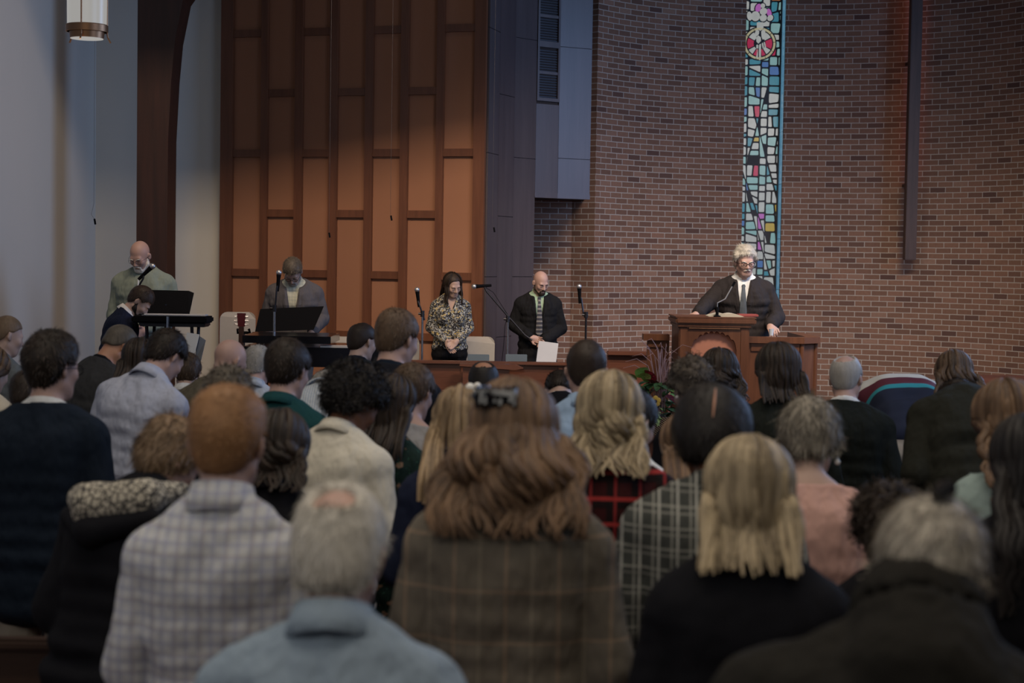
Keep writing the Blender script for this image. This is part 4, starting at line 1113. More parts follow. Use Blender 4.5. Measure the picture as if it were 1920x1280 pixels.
p = per('boy with dark brown hair at the left beside a cream sweater', 50, 690, 7.8, 0, 0, 8, 0, 20, h=.014); shirt(p, black); p.hair(HB, .014, 'shortf', 1200, .03, .004, .2)
p = per('long-haired woman in a cream sweater at the left edge', -14, 648, 8.8, 0, 20, 8, 0, 20, sex='f', h=.014); shirt(p, C('cream_knit', (.5, .45, .36)), off=.022); p.locks(HM, 90, .25, .01, 110)
p = per('woman with wavy dark brown hair and pale grey sleeves below the pulpit', 1350, 652, 8.5, 0, 0, 8, 0, 16, sex='f'); shirt(p, C('pale_grey_knit', (.42, .42, .4)), off=.02); p.locks(HB, 150, .1, .010, 130, .02, .022, .07, .016, 0, .04, 3)
p.top('vest', black, .03, .88, 0, .1, 0, .06, None, .004, False)
# jersey wearer folded far forward
p = per('person folded far forward in a jersey banded cream, maroon, teal and navy', 1672, 706, 10.2, 0, 0, 62, 0, 60, h=.010, bulk=1.08, larm=((-.25, .60, .95), (-.12, .72, .72)), rarm=((.25, .60, .95), (.12, .72, .72)))
JERS = p
o = p.top('jersey', M_rugby, .022, 1.02, 0, .9, .015, .066, None, .004)
co = np.zeros(len(o.data.vertices)*3, np.float32); o.data.vertices.foreach_get('co', co); co = co.reshape(-1, 3)
ax_ = (p.p2-p.p0)/np.linalg.norm(p.p2-p.p0); uu = ((co-p.p0)@ax_)/.56
l = o.data.uv_layers.new(name='UVMap'); li = np.zeros(len(o.data.loops), dtype=np.int32); o.data.loops.foreach_get('vertex_index', li)
l.data.foreach_set('uv', np.stack([uu[li], uu[li]*0], 1).astype(np.float32).ravel())
p.trousers(khaki, zt=1.08); p.hair(HB, .012)
p = per('broad person in a dark olive suit coat bowing low beside the banded jersey', 1797, 706, 7.8, 0, 4, 38, 0, 80, bulk=1.08, wid=.98); suit(p, C('dark_olive_suiting', (.018, .018, .013))); p.hair(HB, .01)
p = per('tall brown-haired man in a black blazer with his head turned right', 745, 573, 7.8, 0, 14, 5, 0, 16, 24, skin='pink', bulk=1.05); suit(p, C('ink_black_wool', (.009, .010, .014)), navy, collar=.045); p.hair(HM, .014, 'short', 2200, .02, .004, .25)
p = per('dark-haired man bowing in a wrinkled grey blue dress shirt', 310, 613, 8.4, 0, 28, 14, 6, 32, 8, skin='pink', bulk=1.12, wid=1.08); shirt(p, greyblue, off=.02, noise=.010, collar=.055); p.hair(HB, .018, 'short', 2000, .026, .004, .25)
p = per('person in a fine striped grey shirt bowing so low only the back shows', 610, 690, 8.6, 0, 0, 40, 0, 60, bulk=1.1); shirt(p, stripe_sh); p.hair(HS, .01)
p = per('woman with long straight dark hair in a dark green top below the pulpit', 1460, 640, 7.7, 0, -6, 7, 0, 14, sex='f', wid=1.1); shirt(p, dgreen, off=.02); p.locks(HB, 190, .10, .0095, 112, .015, .006, .2, .014, 0, .04)
p = per('woman with curly dark grey-brown bob and bare neck in black', 1298, 668, 7.4, 0, -14, 9, 0, 24, -8, sex='f'); shirt(p, black, collar=0); p.hair(m_hair('hair_ash_brown', (.016, .013, .010), (.1, .08, .062)), .024, 'short', 3600, .026, .004, .4, .7, None, (.012, 13), 1.2)
MB().sphere(p.H((-.084, 0, -.04)), .008).build('earring', pearl, p.root, True)
p = per('dark brown-haired man in a teal green sweater', 540, 630, 7.1, 0, 12, 5, 0, 14, 14, skin='pink', wid=.95); shirt(p, C('teal_knit', (.009, .045, .048)), collar=.045, off=.018); p.hair(HB, .017, 'short', 2200, .022, .004, .3)
p = per('light brown-haired youth in a grey t-shirt', 776, 677, 7.25, 0, 12, 5, 0, 15, 16, skin='pink', wid=.92); shirt(p, C('grey_jersey', (.26, .25, .245)), collar=.008, stop=.6); p.hair(HM, .018, 'short', 2400, .028, .004, .2)
p = per('young man with curly black hair in a cream polo shirt', 664, 673, 6.3, 0, 22, 9, 0, 30, 22, skin='brown', wid=1.0, ht=.045); shirt(p, C('cream_pique', (.55, .51, .42)), collar=.05, stop=.62, off=.018, noise=.004); p.hair(HK, .038, 'short', 5000, .03, .005, .8, 1.0, None, (.010, 14), 1.3)
p = per('girl with long brown hair in a dark flowered dress', 738, 700, 6.75, 0, 14, 6, 0, 14, 20, sex='f', wid=.95); p.top('dress', gfloral, .014, .5, 5, .8, 0); p.locks(HB, 150, .17, .010, 115, .01, .006, .18)
p = per('man with cropped dark hair in a light blue shirt standing straight ahead', 1100, 630, 7.1, 0, 0, 4, 0, 8, skin='pink', wid=1.02, bulk=1.06); shirt(p, skyb, collar=.055, off=.018, noise=.006); p.hair(HB, .008, 'short', 2400, .01, .0035, .4)
p = per('dark-haired person in a white blouse beyond the wavy blonde hair', 1186, 724, 6.2, 0, 24, 8, 0, 22, 20, sex='f'); shirt(p, white, off=.024, stop=1, noise=.008); p.hair(HK, .016, 'shortf', 1500, .03, .004, .2)
p = per('dark-haired man in a navy blazer and glasses with khaki trousers by the left aisle', 98, 618, 6.45, 0, 8, 2, 0, 4, 26, skin='pink', wid=1.02); suit(p, navy, white, khaki, collar=.036); p.hair(HB, .020, 'short', 4500, .022, .0035, .3, .3, [((0, .0, .1), (.075, .08, .045))]); p.glasses(M_blk)
p = per('woman with honey blonde braids gathered by a pearl clip', 866, 722, 5.7, 0, 0, 8, 0, 20, sex='f'); shirt(p, C('midnight_knit', (.012, .016, .035))); PB = p
p.locks(m_hair('hair_honey', (.1, .065, .035), (.4, .28, .16)), 60, .22, .011, 104, .04, .006, .3, .014, 0, .04, 0, 'long', 0, 'braids', False, 0, .5)
g = MB()
for dx, dz, r_ in ((0, 0, .017), (.026, .006, .014), (-.02, -.016, .012), (.01, -.022, .013), (.036, -.014, .011)): g.sphere(p.H((.03+dx, -.095, .115+dz)), r_)
g.build('pearl_clip', pearl, p.root, True)
p = per('person with short dark curly hair behind the ginger-haired young man', 428, 680, 5.9, 0, 0, 6, 0, 16, wid=.95); shirt(p, black); p.hair(HQ, .016, 'short', 2400, .026, .005, .4, .6, None, (.006, 12))
p = per('woman with long auburn curls in a pale sea green sweater at the right', 1890, 712, 5.4, 0, -8, 6, 0, 12, sex='f', wid=1.05); shirt(p, C('sea_green_knit', (.26, .33, .31)), off=.024, collar=.01); p.locks(HA, 210, .19, .011, 118, .035, .022, .085, .018, 0, .06)
p = per('woman with short ash grey hair and pearl earring in a pink sweater', 1520, 748, 5.3, 0, 6, 9, 0, 24, 10, sex='f', skin='fair', wid=1.02); shirt(p, C('pink_knit', (.5, .3, .25)), off=.02, collar=.002, noise=.006)
p.hair(m_hair('hair_ash', (.06, .052, .04), (.34, .3, .24)), .026, 'short', 4200, .045, .0045, .15, .2, [((0, -.05, .05), (.088, .075, .085))], (.005, 10))
g = MB(); g.sphere(p.H((.093, -.002, -.05)), .0045).sphere(p.H((.094, -.002, -.062)), .009).build('pearl_earring', pearl, p.root, True)
p = per('woman with dark curly shoulder-length hair behind the ginger-haired man', 524, 768, 5.4, 0, 6, 8, 0, 20, sex='f'); shirt(p, black); p.locks(HB, 170, .09, .011, 120, .02, .018, .08, .018, 0, .04)
p = per('brown-haired woman in a black coat with a patterned grey knit hood', 318, 778, 5.05, 0, 22, 14, 4, 28, 26, sex='f', skin='pink', bulk=1.12, wid=1.08); p.top('green_top', C('green_jersey', (.01, .16, .07)), .008, .9, 0, .6, .025)
p.top('coat', black, .045, .7, 6, 1, 0, .08, None, .006); p.trousers(black_tr); p.hair(HL, .022, 'shortf', 3400, .045, .0045, .2, .3, None, (.005, 10))
hd = [Cp(p.T((-.2, -.05, 1.43)), p.T((-.08, -.15, 1.41)), .05, .07, .03), Cp(p.T((-.08, -.15, 1.41)), p.T((.08, -.14, 1.46)), .07, .06, .03), Cp(p.T((.08, -.14, 1.46)), p.T((.14, -.04, 1.51)), .055, .03, .03)]
V, Q = build_surface(hd, .009, .02, (), None, [(.006, 6, 4, (1, 1, 1))]); mk('hood', V, Q, M_hood, p.root, True)
hd = [Cp(p.T((-.21, -.08, 1.37)), p.T((-.05, -.18, 1.33)), .035, .045, .03), Cp(p.T((-.05, -.18, 1.33)), p.T((.14, -.16, 1.40)), .045, .035, .03)]
V, Q = build_surface(hd, .009, .02); mk('hood_edge', V, Q, black, p.root, True)
p = per('small child with curly dark brown hair low between the adults', 1664, 906, 4.5, 0, 0, 5, 0, 10, h=.014); shirt(p, black); p.hair(HB, .028, 'shortf', 2600, .034, .006, .6, .9, None, (.012, 13), 1.2)
p = per('woman with wavy highlighted blonde hair in red and black plaid flannel', 1145, 695, 5.25, 0, 4, 6, 0, 14, 6, sex='f', wid=1.08, h=.010); shirt(p, redplaid, off=.024, collar=.02, zmin=.8, flare=2); p.locks(HY, 240, .13, .0100, 122, .012, .018, .11, .016, 0, .06, 0, 'long', -.0)
p = per('woman with black hair parted down the middle in a black and white tweed coat', 1337, 712, 4.7, 0, 4, 8, 0, 24, sex='f', wid=1.12, h=.010, skin='brown', ht=.045); shirt(p, bwplaid, off=.03, collar=.045, zmin=.8, flare=3)
p.hair(HK, .038, 'shortf', 3600, .03, .0035, .12, .15, [((.0, -.06, .0), (.095, .075, .1)), ((0, -.04, -.06), (.075, .06, .06))], (.003, 6))
MB().tube([p.H((.004, -.150-.0, .095)), p.H((.0, -.166, .05)), p.H((-.005, -.163, .0))], [.002, .0045, .002], 6).build('hair_parting', SKIN['tan'], p.root, True)
p = per('person with a golden brown ponytail between the curly bob and the tweed coat', 1292, 770, 5.7, 0, 0, 10, 0, 22, sex='f', h=.014); shirt(p, black); p.locks(HA, 110, .16, .010, 100, .0, .004, .2)
# back rows, nearest the camera
p = per('ginger-haired young man in a pale checked button-down shirt', 428, 715, 4.0, 0, 2, 2, 0, 6, 6, skin='pink', wid=.9, h=.008, bulk=.96); shirt(p, plaid_shirt, collar=.066, off=.018, noise=.010); p.hair(HG, .014, 'short', 9000, .012, .0025, .4, .3, [((0, -.0, .085), (.078, .09, .045))])
p = per('woman with long auburn hair and a black claw clip in a checked tweed blazer', 966, 710, 4.1, 0, 4, 4, 0, 12, 4, sex='f', wid=1.1, bulk=1.08, h=.009)
p.top('jacket', tweed, .03, .78, 3, .96, .0, .07, None, .007); p.trousers(black_tr); p.locks(HA, 330, .16, .0115, 116, .075, .022, .16, .016, 0, .07, 0, 'long', 0, 'hair')
g = MB()
for k in range(9):
    a = -.075+.0115*k; g.tube([p.H((a, -.118-.004*math.sin(k), .108)), p.H((a+.004*math.sin(k*3), -.14, .095)), p.H((a, -.142, .068+.008*math.cos(k*2))), p.H((a+.002, -.132, .052))], [.005, .007, .007, .003], 6)
g.tube([p.H((-.085, -.125, .085)), p.H((-.03, -.148, .085)), p.H((.02, -.135, .085))], .010, 8).build('claw_clip', M_gloss, p.root, True)
p = per('woman with straight shoulder-length blonde hair in a black top', 1408, 815, 3.75, 0, 6, 7, 0, 16, 4, sex='f', wid=1.03, bulk=1.05, h=.009); shirt(p, black, off=.022, collar=0, noise=.006); p.locks(HY, 300, .11, .0105, 120, .012, .009, .2, .014, 0, .05)
p = per('person with long black hair in a black coat at the right edge', 1935, 775, 4.3, 0, 0, 5, 0, 12, sex='f', wid=1.1, h=.012); p.top('coat', black, .035, .7, 6, 1, 0); p.locks(HK, 180, .3, .012, 120, .04, .01)
p = per('white-haired man with a pink bald spot in a light blue shirt', 641, 896, 3.1, 0, 2, 6, 0, 12, 10, skin='pink', wid=1.1, bulk=1.08, h=.008); shirt(p, C('light_blue_cotton', (.22, .275, .33)), collar=.06, off=.016, noise=.009); p.hair(HW, .013, 'short', 9000, .030, .0028, .12, .15, [((0, -.05, -.01), (.078, .06, .085))], (.003, 8), bald=((0, -.08, .104), (.046, .042, .046)))
p = per('fair-haired person bowing in a dark brown-black coat with turned-up collar, nearest at right', 1742, 922, 2.75, 0, 12, 15, 4, 32, 12, 8, skin='pink', wid=1.25, bulk=1.25, h=.009, ht=.024); p.top('coat', C('brown_black_coat', (.015, .0135, .011)), .045, .7, 4, 1, .085, .10, None, .010, True, 0, None, .035); p.trousers(black_tr)
p.hair(m_hair('hair_fair_grey', (.13, .11, .09), (.5, .45, .37)), .016, 'short', 7000, .035, .004, .12, .2, None, (.005, 8))
p = PEOPLE[-1]
MB().tube([p.H((.0, -.085, .14)), p.H((.02, -.11, .12)), p.H((.01, -.125, .09))], [.010, .016, .010], 8).build('dark_hair_clip', M_gloss, p.root, True)
if 0:
    import itertools
    for a, b in itertools.combinations(PEOPLE, 2):
        pa = a.root.location; pb = b.root.location; d = ((pa.x-pb.x)**2+(pa.y-pb.y)**2)**.5
        if d < .46: print('NEAR %.2f' % d, a.root['label'][:50], '(%.2f %.2f)' % (pa.x, pa.y), '|', b.root['label'][:50], '(%.2f %.2f)' % (pb.x, pb.y))
    for a in PEOPLE: print('SC %.2f Y%.1f x%.2f' % (a.sc, a.root.location.y, a.root.location.x), a.root['label'][:60])
# ================================================================== furniture and instruments
# pews: one long bench per row
for Y, x0, x1, lab in ((5.42, -4.4, -1.36, 'dark stained wooden pew behind the man in the navy blazer at the left aisle'),):
    t = thing('pew', lab, 'pew', (0, Y, 0))
    zt = P(60, 1195, Y)[2]
    MB().box(x0, x1, -.02, .02, .12, zt-.04, .006).build('backrest', M_pew, t)
    MB().box(x0, x1, -.035, .035, zt-.04, zt, .012).build('top_rail', M_pew, t)
    MB().box(x0, x1, .02, .42, .42, .455, .01).build('seat', M_pew, t)
    for x in (x0, x1-.05): MB().box(x, x+.05, -.06, .42, 0, zt-.06, .01).build('end_panel', M_pew, t)
    MB().box(-3.0, -2.96, 0, .38, 0, .42).build('seat_support', M_pew, t)
# choir rail with its panels
yr = 16.0; z1 = P(950, 678, yr)[2]
XA = P(700, 678, yr)[0]; XB = P(1216, 678, yr)[0]
t = thing('choir_rail', 'reddish wooden choir rail across the platform before the bald man', 'rail', (0, yr, .35))
MB().box(XA, P(1136, 678, yr)[0], -.05, .1, z1-.35-.03, z1-.35, .008).build('cap', M_rail, t)
MB().box(XA, P(1136, 678, yr)[0], 0, .04, 0, z1-.38, 0).build('front_panel', M_rail, t)
for px in (868, 1051, 1130, 790):
    x = P(px, 700, yr)[0]; MB().box(x-.02, x+.02, -.02, .0, 0, z1-.38, .003).build('stile', M_rail, t)
zr = P(820, 734, yr)[2]-.35
MB().box(XA, P(868, 700, yr)[0], -.05, .0, zr-.015, zr+.015, .004).build('lower_moulding', M_rail, t)
MB().box(P(1138, 690, yr+.5)[0], P(1222, 690, yr+.5)[0], .5, .55, 0, z1-.30).build('return_panel', M_rail, t)
MB().box(P(1138, 690, yr+.5)[0], P(1222, 690, yr+.5)[0], .44, .62, z1-.30, z1-.26, .008).build('return_cap', M_rail, t)
t = thing('reading_ledge', 'small slanted wooden ledge standing before the choir rail', 'desk', (0, 15.75, .35))
xa, xb = P(868, 684, 15.75)[0], P(955, 684, 15.75)[0]; zt = P(900, 682, 15.75)[2]-.35
MB().box(xa, xb, 0, .03, 0, zt-.02).build('front_board', M_rail, t)
MB().prism([(xa-.03, zt-.02), (xb+.05, zt-.05), (xb+.13, zt-.035), (xb+.05, zt), (xa-.03, zt)], -.04, .14).build('ledge_top', M_rail, t)
# folding music desks on the seats in front of the chairs
for px, lab in ((897, 'grey blue folder standing open before the chair beside the flowered blouse'), (968, 'grey blue folder standing open below the boom microphone')):
    q = P(px, 678, 16.6); MB().box(-.105, .105, -.01, .012, 0, .43, .004)
    o = MB().box(-.105, .105, -.008, .010, 0, P(px, 664, 16.6)[2]-.85, .004).build('folder', m_plain('folder_card', (.1, .13, .15), .6), None); o.location = (q[0], 16.6, .85); tag(o, lab, 'folder', 'folders on the choir seats')
    o = thing('folder_stand', ('low dark stand under the left folder' if px < 930 else 'low dark stand under the right folder'), 'stand', (q[0], 16.6, .35), 0, 'low stands behind the choir rail')
    MB().box(-.11, .11, -.03, .05, .47, .5, .005).build('shelf', M_dmet, o); MB().tube([(0, 0, .02), (0, 0, .48)], .012).build('post', M_dmet, o); MB().lathe([(.12, 0), (.12, .015), (.02, .02)], 20).build('base', M_dmet, o)
# chairs with shell backs
M_ch = m_plain('grey_seat_shell', (.33, .31, .28), .6, 0, .05, 30, .1, 200)
def chair(px0, px1, pytop, Y, lab, yaw=0):
    q = P((px0+px1)/2, pytop, Y); W = (px1-px0)*Y/FPX; t = thing('shell_chair', lab, 'chair', (q[0], Y, .35), yaw, 'grey chairs on the platform')
    zt = q[2]-.35; m = MB(); hw = W/2; r = .07
    poly = [(-hw*.94, .46), (hw*.94, .46), (hw, .6), (hw, zt-r)]+[(hw-r+r*math.cos(a), zt-r+r*math.sin(a)) for a in (.4, .8, 1.2, 1.57)]+[(-hw+r-r*math.cos(a), zt-r+r*math.sin(a)) for a in (1.57, 1.2, .8, .4)]+[(-hw, zt-r), (-hw, .6)]
    n = len(poly); V = []
    for dy in (0, .035):
        for x, z in poly: V.append((x, dy+.07*(x/hw)**2*(-1)+.1*(z-.46), z))
    m.add(V, [tuple(range(n)), tuple(range(2*n-1, n-1, -1))]+[(i, (i+1) % n, (i+1) % n+n, i+n) for i in range(n)]); m.build('backrest', M_ch, t)
    MB().box(-hw, hw, -.42, .04, .42, .46, .02).build('seat', M_ch, t)
    for sx in (-1, 1):
        for yy in (-.4, .05): MB().tube([(sx*hw*.85, yy*.9, .42), (sx*hw*.98, yy, 0)], .011).build('leg', M_metal, t)
chair(413, 479, 585, 17.2, 'grey shell chair beside the guitar at the left of the screen', .1)
chair(614, 680, 631, 17.3, 'grey shell chair behind the piano, partly hidden by a man')
chair(724, 787, 631, 17.3, 'grey shell chair left of the microphone by the flowered blouse')
chair(868, 928, 631, 17.6, 'grey shell chair right of the woman in the flowered blouse')
# microphones
def mic_head(m, p, d, s=1.0):
    p = np.array(p, float); d = np.array(d, float); d /= np.linalg.norm(d); m.tube([p-d*.002, p+d*.03, p+d*.17], [.018*s, .016*s, .011*s], 10)
M_mesh = m_plain('microphone_grille', (.5, .5, .5), .35, .8)
def mic_stand(lab, head_px, Y, body_dir, boom=None, base_px=None, floor=.35, stand_top=None, mat=None):
    """head position pixel; body_dir: 3D direction from grille to tail; boom: list of pixels; stand column pixel"""
    mat = mat or M_metal; hp = P(*head_px, Y); bx = P(*base_px, Y)
    t = thing('microphone_stand', lab, 'microphone', (bx[0], Y, floor), 0, 'microphone stands on the platform'); o = np.array([bx[0], Y, floor])
    d = np.array(body_dir, float); d /= np.linalg.norm(d)
    MB().sphere(hp-o, (.026, .026, .026), 12).build('grille', M_mesh, t, True)
    g = MB(); g.tube([hp-o+d*.018, hp-o+d*.05, hp-o+d*.17], [.022, .018, .013], 10); g.build('handle', M_blk, t, True)
    pts = [hp-o+d*.1]+[P(*q, Y)-o for q in (boom or [])]
    if len(pts) > 1: MB().tube(pts, .0085, 8).build('boom', M_dmet, t, True)
    top = np.array([0, 0, (P(*stand_top, Y)[2]-floor) if stand_top else pts[-1][2]])
    if not boom: MB().tube([pts[0], top], .008, 8).build('holder', M_dmet, t)
    MB().tube([(0, 0, .03), tuple(top)], .0105, 10).build('column', mat, t, True)
    MB().tube([(0, 0, top[2]*.0+.03), (0, 0, top[2]*.55)], .0145, 10).build('lower_column', mat, t, True)
    MB().tube([tuple(top-np.array([.0, 0, .03])), tuple(top+np.array([0, 0, .03]))], .02, 10).tube([tuple(top-np.array([.04, 0, 0])), tuple(top+np.array([.02, 0, 0]))], .012, 8).build('clutch', M_dmet, t)
    for k in range(3):
        a = 2*math.pi*k/3+.3; MB().tube([(0, 0, .12), (.28*math.cos(a), .28*math.sin(a), .01)], .008, 6).build('leg', M_dmet, t)
    return t, o
mic_stand('microphone on a silver gooseneck stand left of the woman in the flowered blouse', (782, 543), 16.6, (.12, .1, -1), [(784, 565), (790, 582), (796, 600)], (791, 677), stand_top=(791, 588))
t, o_ = mic_stand('long boom microphone stand between the woman and the man in black', (889, 537), 16.7, (1, .1, .08), [(912, 546), (950, 590), (984, 628), (998, 638)], (951, 677), stand_top=(952, 598))
MB().tube([P(905, 535, 16.7)-o_, P(925, 548, 16.72)-o_, P(952, 590, 16.7)-o_, P(947, 610, 16.68)-o_, P(945, 640, 16.68)-o_, P(941, 677, 16.7)-o_], .003, 6).build('cable', M_blk, t)
mic_stand('microphone on a black straight stand in front of the brick corner', (1086, 537), 17.0, (.06, .1, -1), [(1090, 560), (1094, 590)], (1098, 640), stand_top=(1094, 590), mat=M_dmet)
mic_stand('microphone on a straight stand before the man in the grey blazer', (523, 511), 15.4, (-.08, .1, -1), [(519, 540), (516, 575)], (514, 650), stand_top=(515, 578))
mic_stand('microphone on a black boom before the man in the sage shirt', (286, 499), 14.7, (-.7, .1, -.65), [(268, 523), (262, 533), (256, 560)], (256, 600), stand_top=(256, 560), mat=M_dmet)
# black music stand
ms = thing('music_stand', 'wide black perforated music stand in front of the man in the grey blazer', 'music stand', (P(545, 600, 15.9)[0], 15.9, .35)); o = np.array([P(545, 600, 15.9)[0], 15.9, .35])
q = [P(478, 622, 15.85)-o, P(588, 618, 15.85)-o, P(607, 574, 15.95)-o, P(488, 579, 15.95)-o]
V = [tuple(x) for x in q]+[tuple(x+np.array([0, .012, 0])) for x in q]
mk('desk', V, [(0, 1, 2, 3), (7, 6, 5, 4), (0, 4, 5, 1), (1, 5, 6, 2), (2, 6, 7, 3), (3, 7, 4, 0)], M_blk, ms)
MB().box(q[0][0]-.02, q[1][0], -.11, -.04, q[0][2]-.02, q[0][2], .004).build('lip', M_blk, ms)
MB().tube([(0, .03, .02), (0, .03, 1.0)], .014).build('column', M_dmet, ms)
for k in range(3):
    a = 2*math.pi*k/3; MB().tube([(0, .03, .12), (.26*math.cos(a), .03+.26*math.sin(a), .01)], .009, 6).build('leg', M_dmet, ms)
# electric keyboard and the black laptop stand by the pianist
kb = thing('electric_keyboard', 'black electric keyboard on a stand beside the bearded pianist', 'keyboard', (P(320, 600, 13.7)[0], 13.7, .18)); o = np.array([P(320, 600, 13.7)[0], 13.7, .18])
a, b = P(246, 592, 13.7)-o, P(387, 592, 13.7)-o; zc = P(387, 614, 13.7)[2]-.18; zt = a[2]
MB().box(a[0], b[0], 0, .34, zc+.03, zt, .012).build('case', M_blk, kb)
MB().box(a[0]+.05, b[0]-.02, .05, .3, zc, zc+.04, .008).build('underside', M_dmet, kb)
MB().box(a[0]+.05, b[0]-.08, .16, .32, zt, zt+.006).build('control_strip', M_metal, kb)
g = MB(); 
for k in range(40): g.box(a[0]+.06+k*.0125, a[0]+.071+k*.0125, .2, .33, zt+.001, zt+.012)
g.build('keys', m_plain('ivory_keys', (.6, .58, .55), .3), kb)
for x in (a[0]+.12, b[0]-.12):
    MB().tube([(x, .02, 0), (x, .32, zc)], .014).tube([(x, .32, 0), (x, .02, zc)], .014).build('stand_leg', M_dmet, kb)
MB().tube([(a[0]+.3, -.03, zc-.1), (a[0]+.3, -.03, zt)], .011).build('post', M_metal, kb)
ls = thing('music_rack', 'large black music rack standing behind the electric keyboard', 'music stand', (P(310, 590, 14.35)[0], 14.35, .18)); o = np.array([P(310, 590, 14.35)[0], 14.35, .18])
q = [P(262, 592, 14.3)-o, P(354, 591, 14.3)-o, P(363, 549, 14.45)-o, P(353, 545, 14.45)-o, P(268, 543, 14.45)-o]
n = 5; V = [tuple(x) for x in q]+[tuple(x+np.array([0, .02, 0])) for x in q]
mk('board', V, [tuple(range(n)), tuple(range(2*n-1, n-1, -1))]+[(i+n, (i+1) % n+n, (i+1) % n, i) for i in range(n)], M_blk, ls)
MB().tube([(0, .02, .02), (0, .02, q[0][2]+.1)], .014).build('column', M_dmet, ls); MB().lathe([(.2, 0), (.2, .02), (.02, .03)], 20).build('base', M_dmet, ls)
ss = thing('sheet_music_stand', 'slanted stand holding white sheet music below the electric keyboard', 'music stand', (P(360, 650, 12.6)[0], 12.6, 0)); o = np.array([P(360, 650, 12.6)[0], 12.6, 0])
def slab(name, pxs, Ya, Yb, mat, par, o, th=.008):
    n = len(pxs); q = [P(x, y, Ya+(Yb-Ya)*k)-o for x, y, k in pxs]
    V = [tuple(x) for x in q]+[tuple(x+np.array([0, th, 0])) for x in q]
    return mk(name, V, [tuple(range(n)), tuple(range(2*n-1, n-1, -1))]+[(i+n, (i+1) % n+n, (i+1) % n, i) for i in range(n)], mat, par)
slab('sheet_music', [(344, 672, 0), (362, 676, 0), (374, 627, 1), (350, 623, 1)], 12.5, 12.62, m_plain('paper', (.5, .5, .47), .8), ss, o)
slab('folder', [(362, 682, 0), (375, 680, 0), (385, 638, 1), (375, 631, 1)], 12.55, 12.66, m_plain('slate_card', (.1, .11, .12), .6), ss, o, .02)
MB().tube([(0, .12, .02), (0, .12, 1.2)], .012).build('column', M_dmet, ss); MB().lathe([(.18, 0), (.18, .02), (.02, .03)], 20, 0, .12).build('base', M_dmet, ss)
# black grand piano
pn = thing('grand_piano', 'black grand piano behind the heads in front of the music stand', 'piano', (P(560, 650, 13.9)[0], 13.9, .18)); o = np.array([P(560, 650, 13.9)[0], 13.9, .18])
xa, xb = P(455, 640, 13.9)[0]-o[0], P(716, 655, 13.9)[0]-o[0]; zt = P(640, 652, 13.9)[2]-.18
MB().hprism([(xa, 0), (xb-.25, 0), (xb, .12), (xb, .6), (xb-.4, .85), (xa+.4, .9), (xa, .7)], zt-.16, zt).build('case', M_gloss, pn)
MB().hprism([(xa, -.02), (xa+.72, -.02), (xa+.72, .7), (xa, .7)], zt+.03, P(500, 629, 13.9)[2]-.18).build('lid', M_gloss, pn)
MB().box(P(600, 650, 13.9)[0]-o[0], P(660, 650, 13.9)[0]-o[0], .02, .14, zt, zt+.015).build('keys', m_plain('ivory_keys', (.6, .58, .55), .3), pn)
for x in (xa+.12, xb-.3): MB().lathe([(.06, 0), (.045, .1), (.05, zt-.2), (.06, zt-.15)], 16, x, .3).build('leg', M_gloss, pn)
# guitar on a stand in front of the first chair
gt = thing('guitar', 'guitar with dark red headstock leaning upright before the grey shell chair', 'guitar', (P(452, 690, 15.2)[0], 15.2, .35)); o = np.array([P(452, 690, 15.2)[0], 15.2, .35]); hz = P(452, 587, 15.2)[2]-.35
hz0 = P(452, 612, 15.2)[2]-.35
gp = [(-.1, .12), (-.17, .25), (-.15, .42), (-.1, .5), (-.13, .62), (-.08, .72), (.08, .72), (.13, .62), (.1, .5), (.15, .42), (.17, .25), (.1, .12)]
sc_ = (hz0-.0)/1.25
MB().prism([(x*sc_, z*sc_) for x, z in gp], 0, .1).build('guitar_body', m_wood('guitar_wood', (.12, .04, .02), (.3, .12, .05), .25, 2), gt)
MB().box(-.022, .022, -.02, .01, .7*sc_, hz0, .003).build('neck', M_oakd, gt)
MB().prism([(-.03, hz0), (.03, hz0), (.038, hz), (-.038, hz)], -.015, .008).build('headstock', m_plain('oxblood_lacquer', (.07, .008, .01), .25), gt)
for z in (hz-.03, hz-.065, hz-.1):
    for sx in (-1, 1): MB().tube([(sx*.03, 0, z), (sx*.062, 0, z)], .0055, 6).build('tuning_peg', M_metal, gt)
st = thing('guitar_stand', 'black guitar stand under the guitar with dark red headstock', 'stand', (o[0], 15.34, .35))
MB().tube([(0, 0, .02), (0, 0, hz0-.06)], .012).build('column', M_dmet, st)
MB().tube([(-.05, -.03, hz0-.03), (-.06, .0, hz0-.06), (.06, 0, hz0-.06), (.05, -.03, hz0-.03)], .013).build('yoke', M_blk, st)
for k in range(3):
    a = 2*math.pi*k/3+.5; MB().tube([(0, 0, .15), (.25*math.cos(a), .25*math.sin(a), .01)], .01, 6).build('leg', M_dmet, st)
# ------------------------------------------------------------------ pulpit
PY = 13.55; px = lambda x, y, Y=PY: P(x, y, Y)
pu = thing('pulpit', 'dark wooden pulpit with a scalloped arch over an orange fabric panel', 'pulpit', (px(1338, 600)[0], PY, .35)); o = np.array([px(1338, 600)[0], PY, .35])
x0, x1 = px(1273, 640)[0]-o[0], px(1405, 640)[0]-o[0]; zt = px(1340, 594)[2]-.35-.085; D = .62; post = .075
for xx in (x0, x1-post): MB().box(xx, xx+post, 0, .07, 0, zt, .008).build('corner_post', M_pul, pu)
for xx in (x0, x1-.03): MB().box(xx, xx+.03, .07, D, 0, zt).build('side_panel', M_pul, pu)
z614 = px(1340, 615)[2]-.35
MB().box(x0+post, x1-post, .005, .03, z614, zt).build('frieze', M_pul, pu)
MB().box(x0+post, x1-post, -.008, .02, z614-.006, z614+.006, .002).build('bead', m_wood('polished_bead', (.3, .14, .07), (.4, .2, .1), .2), pu)
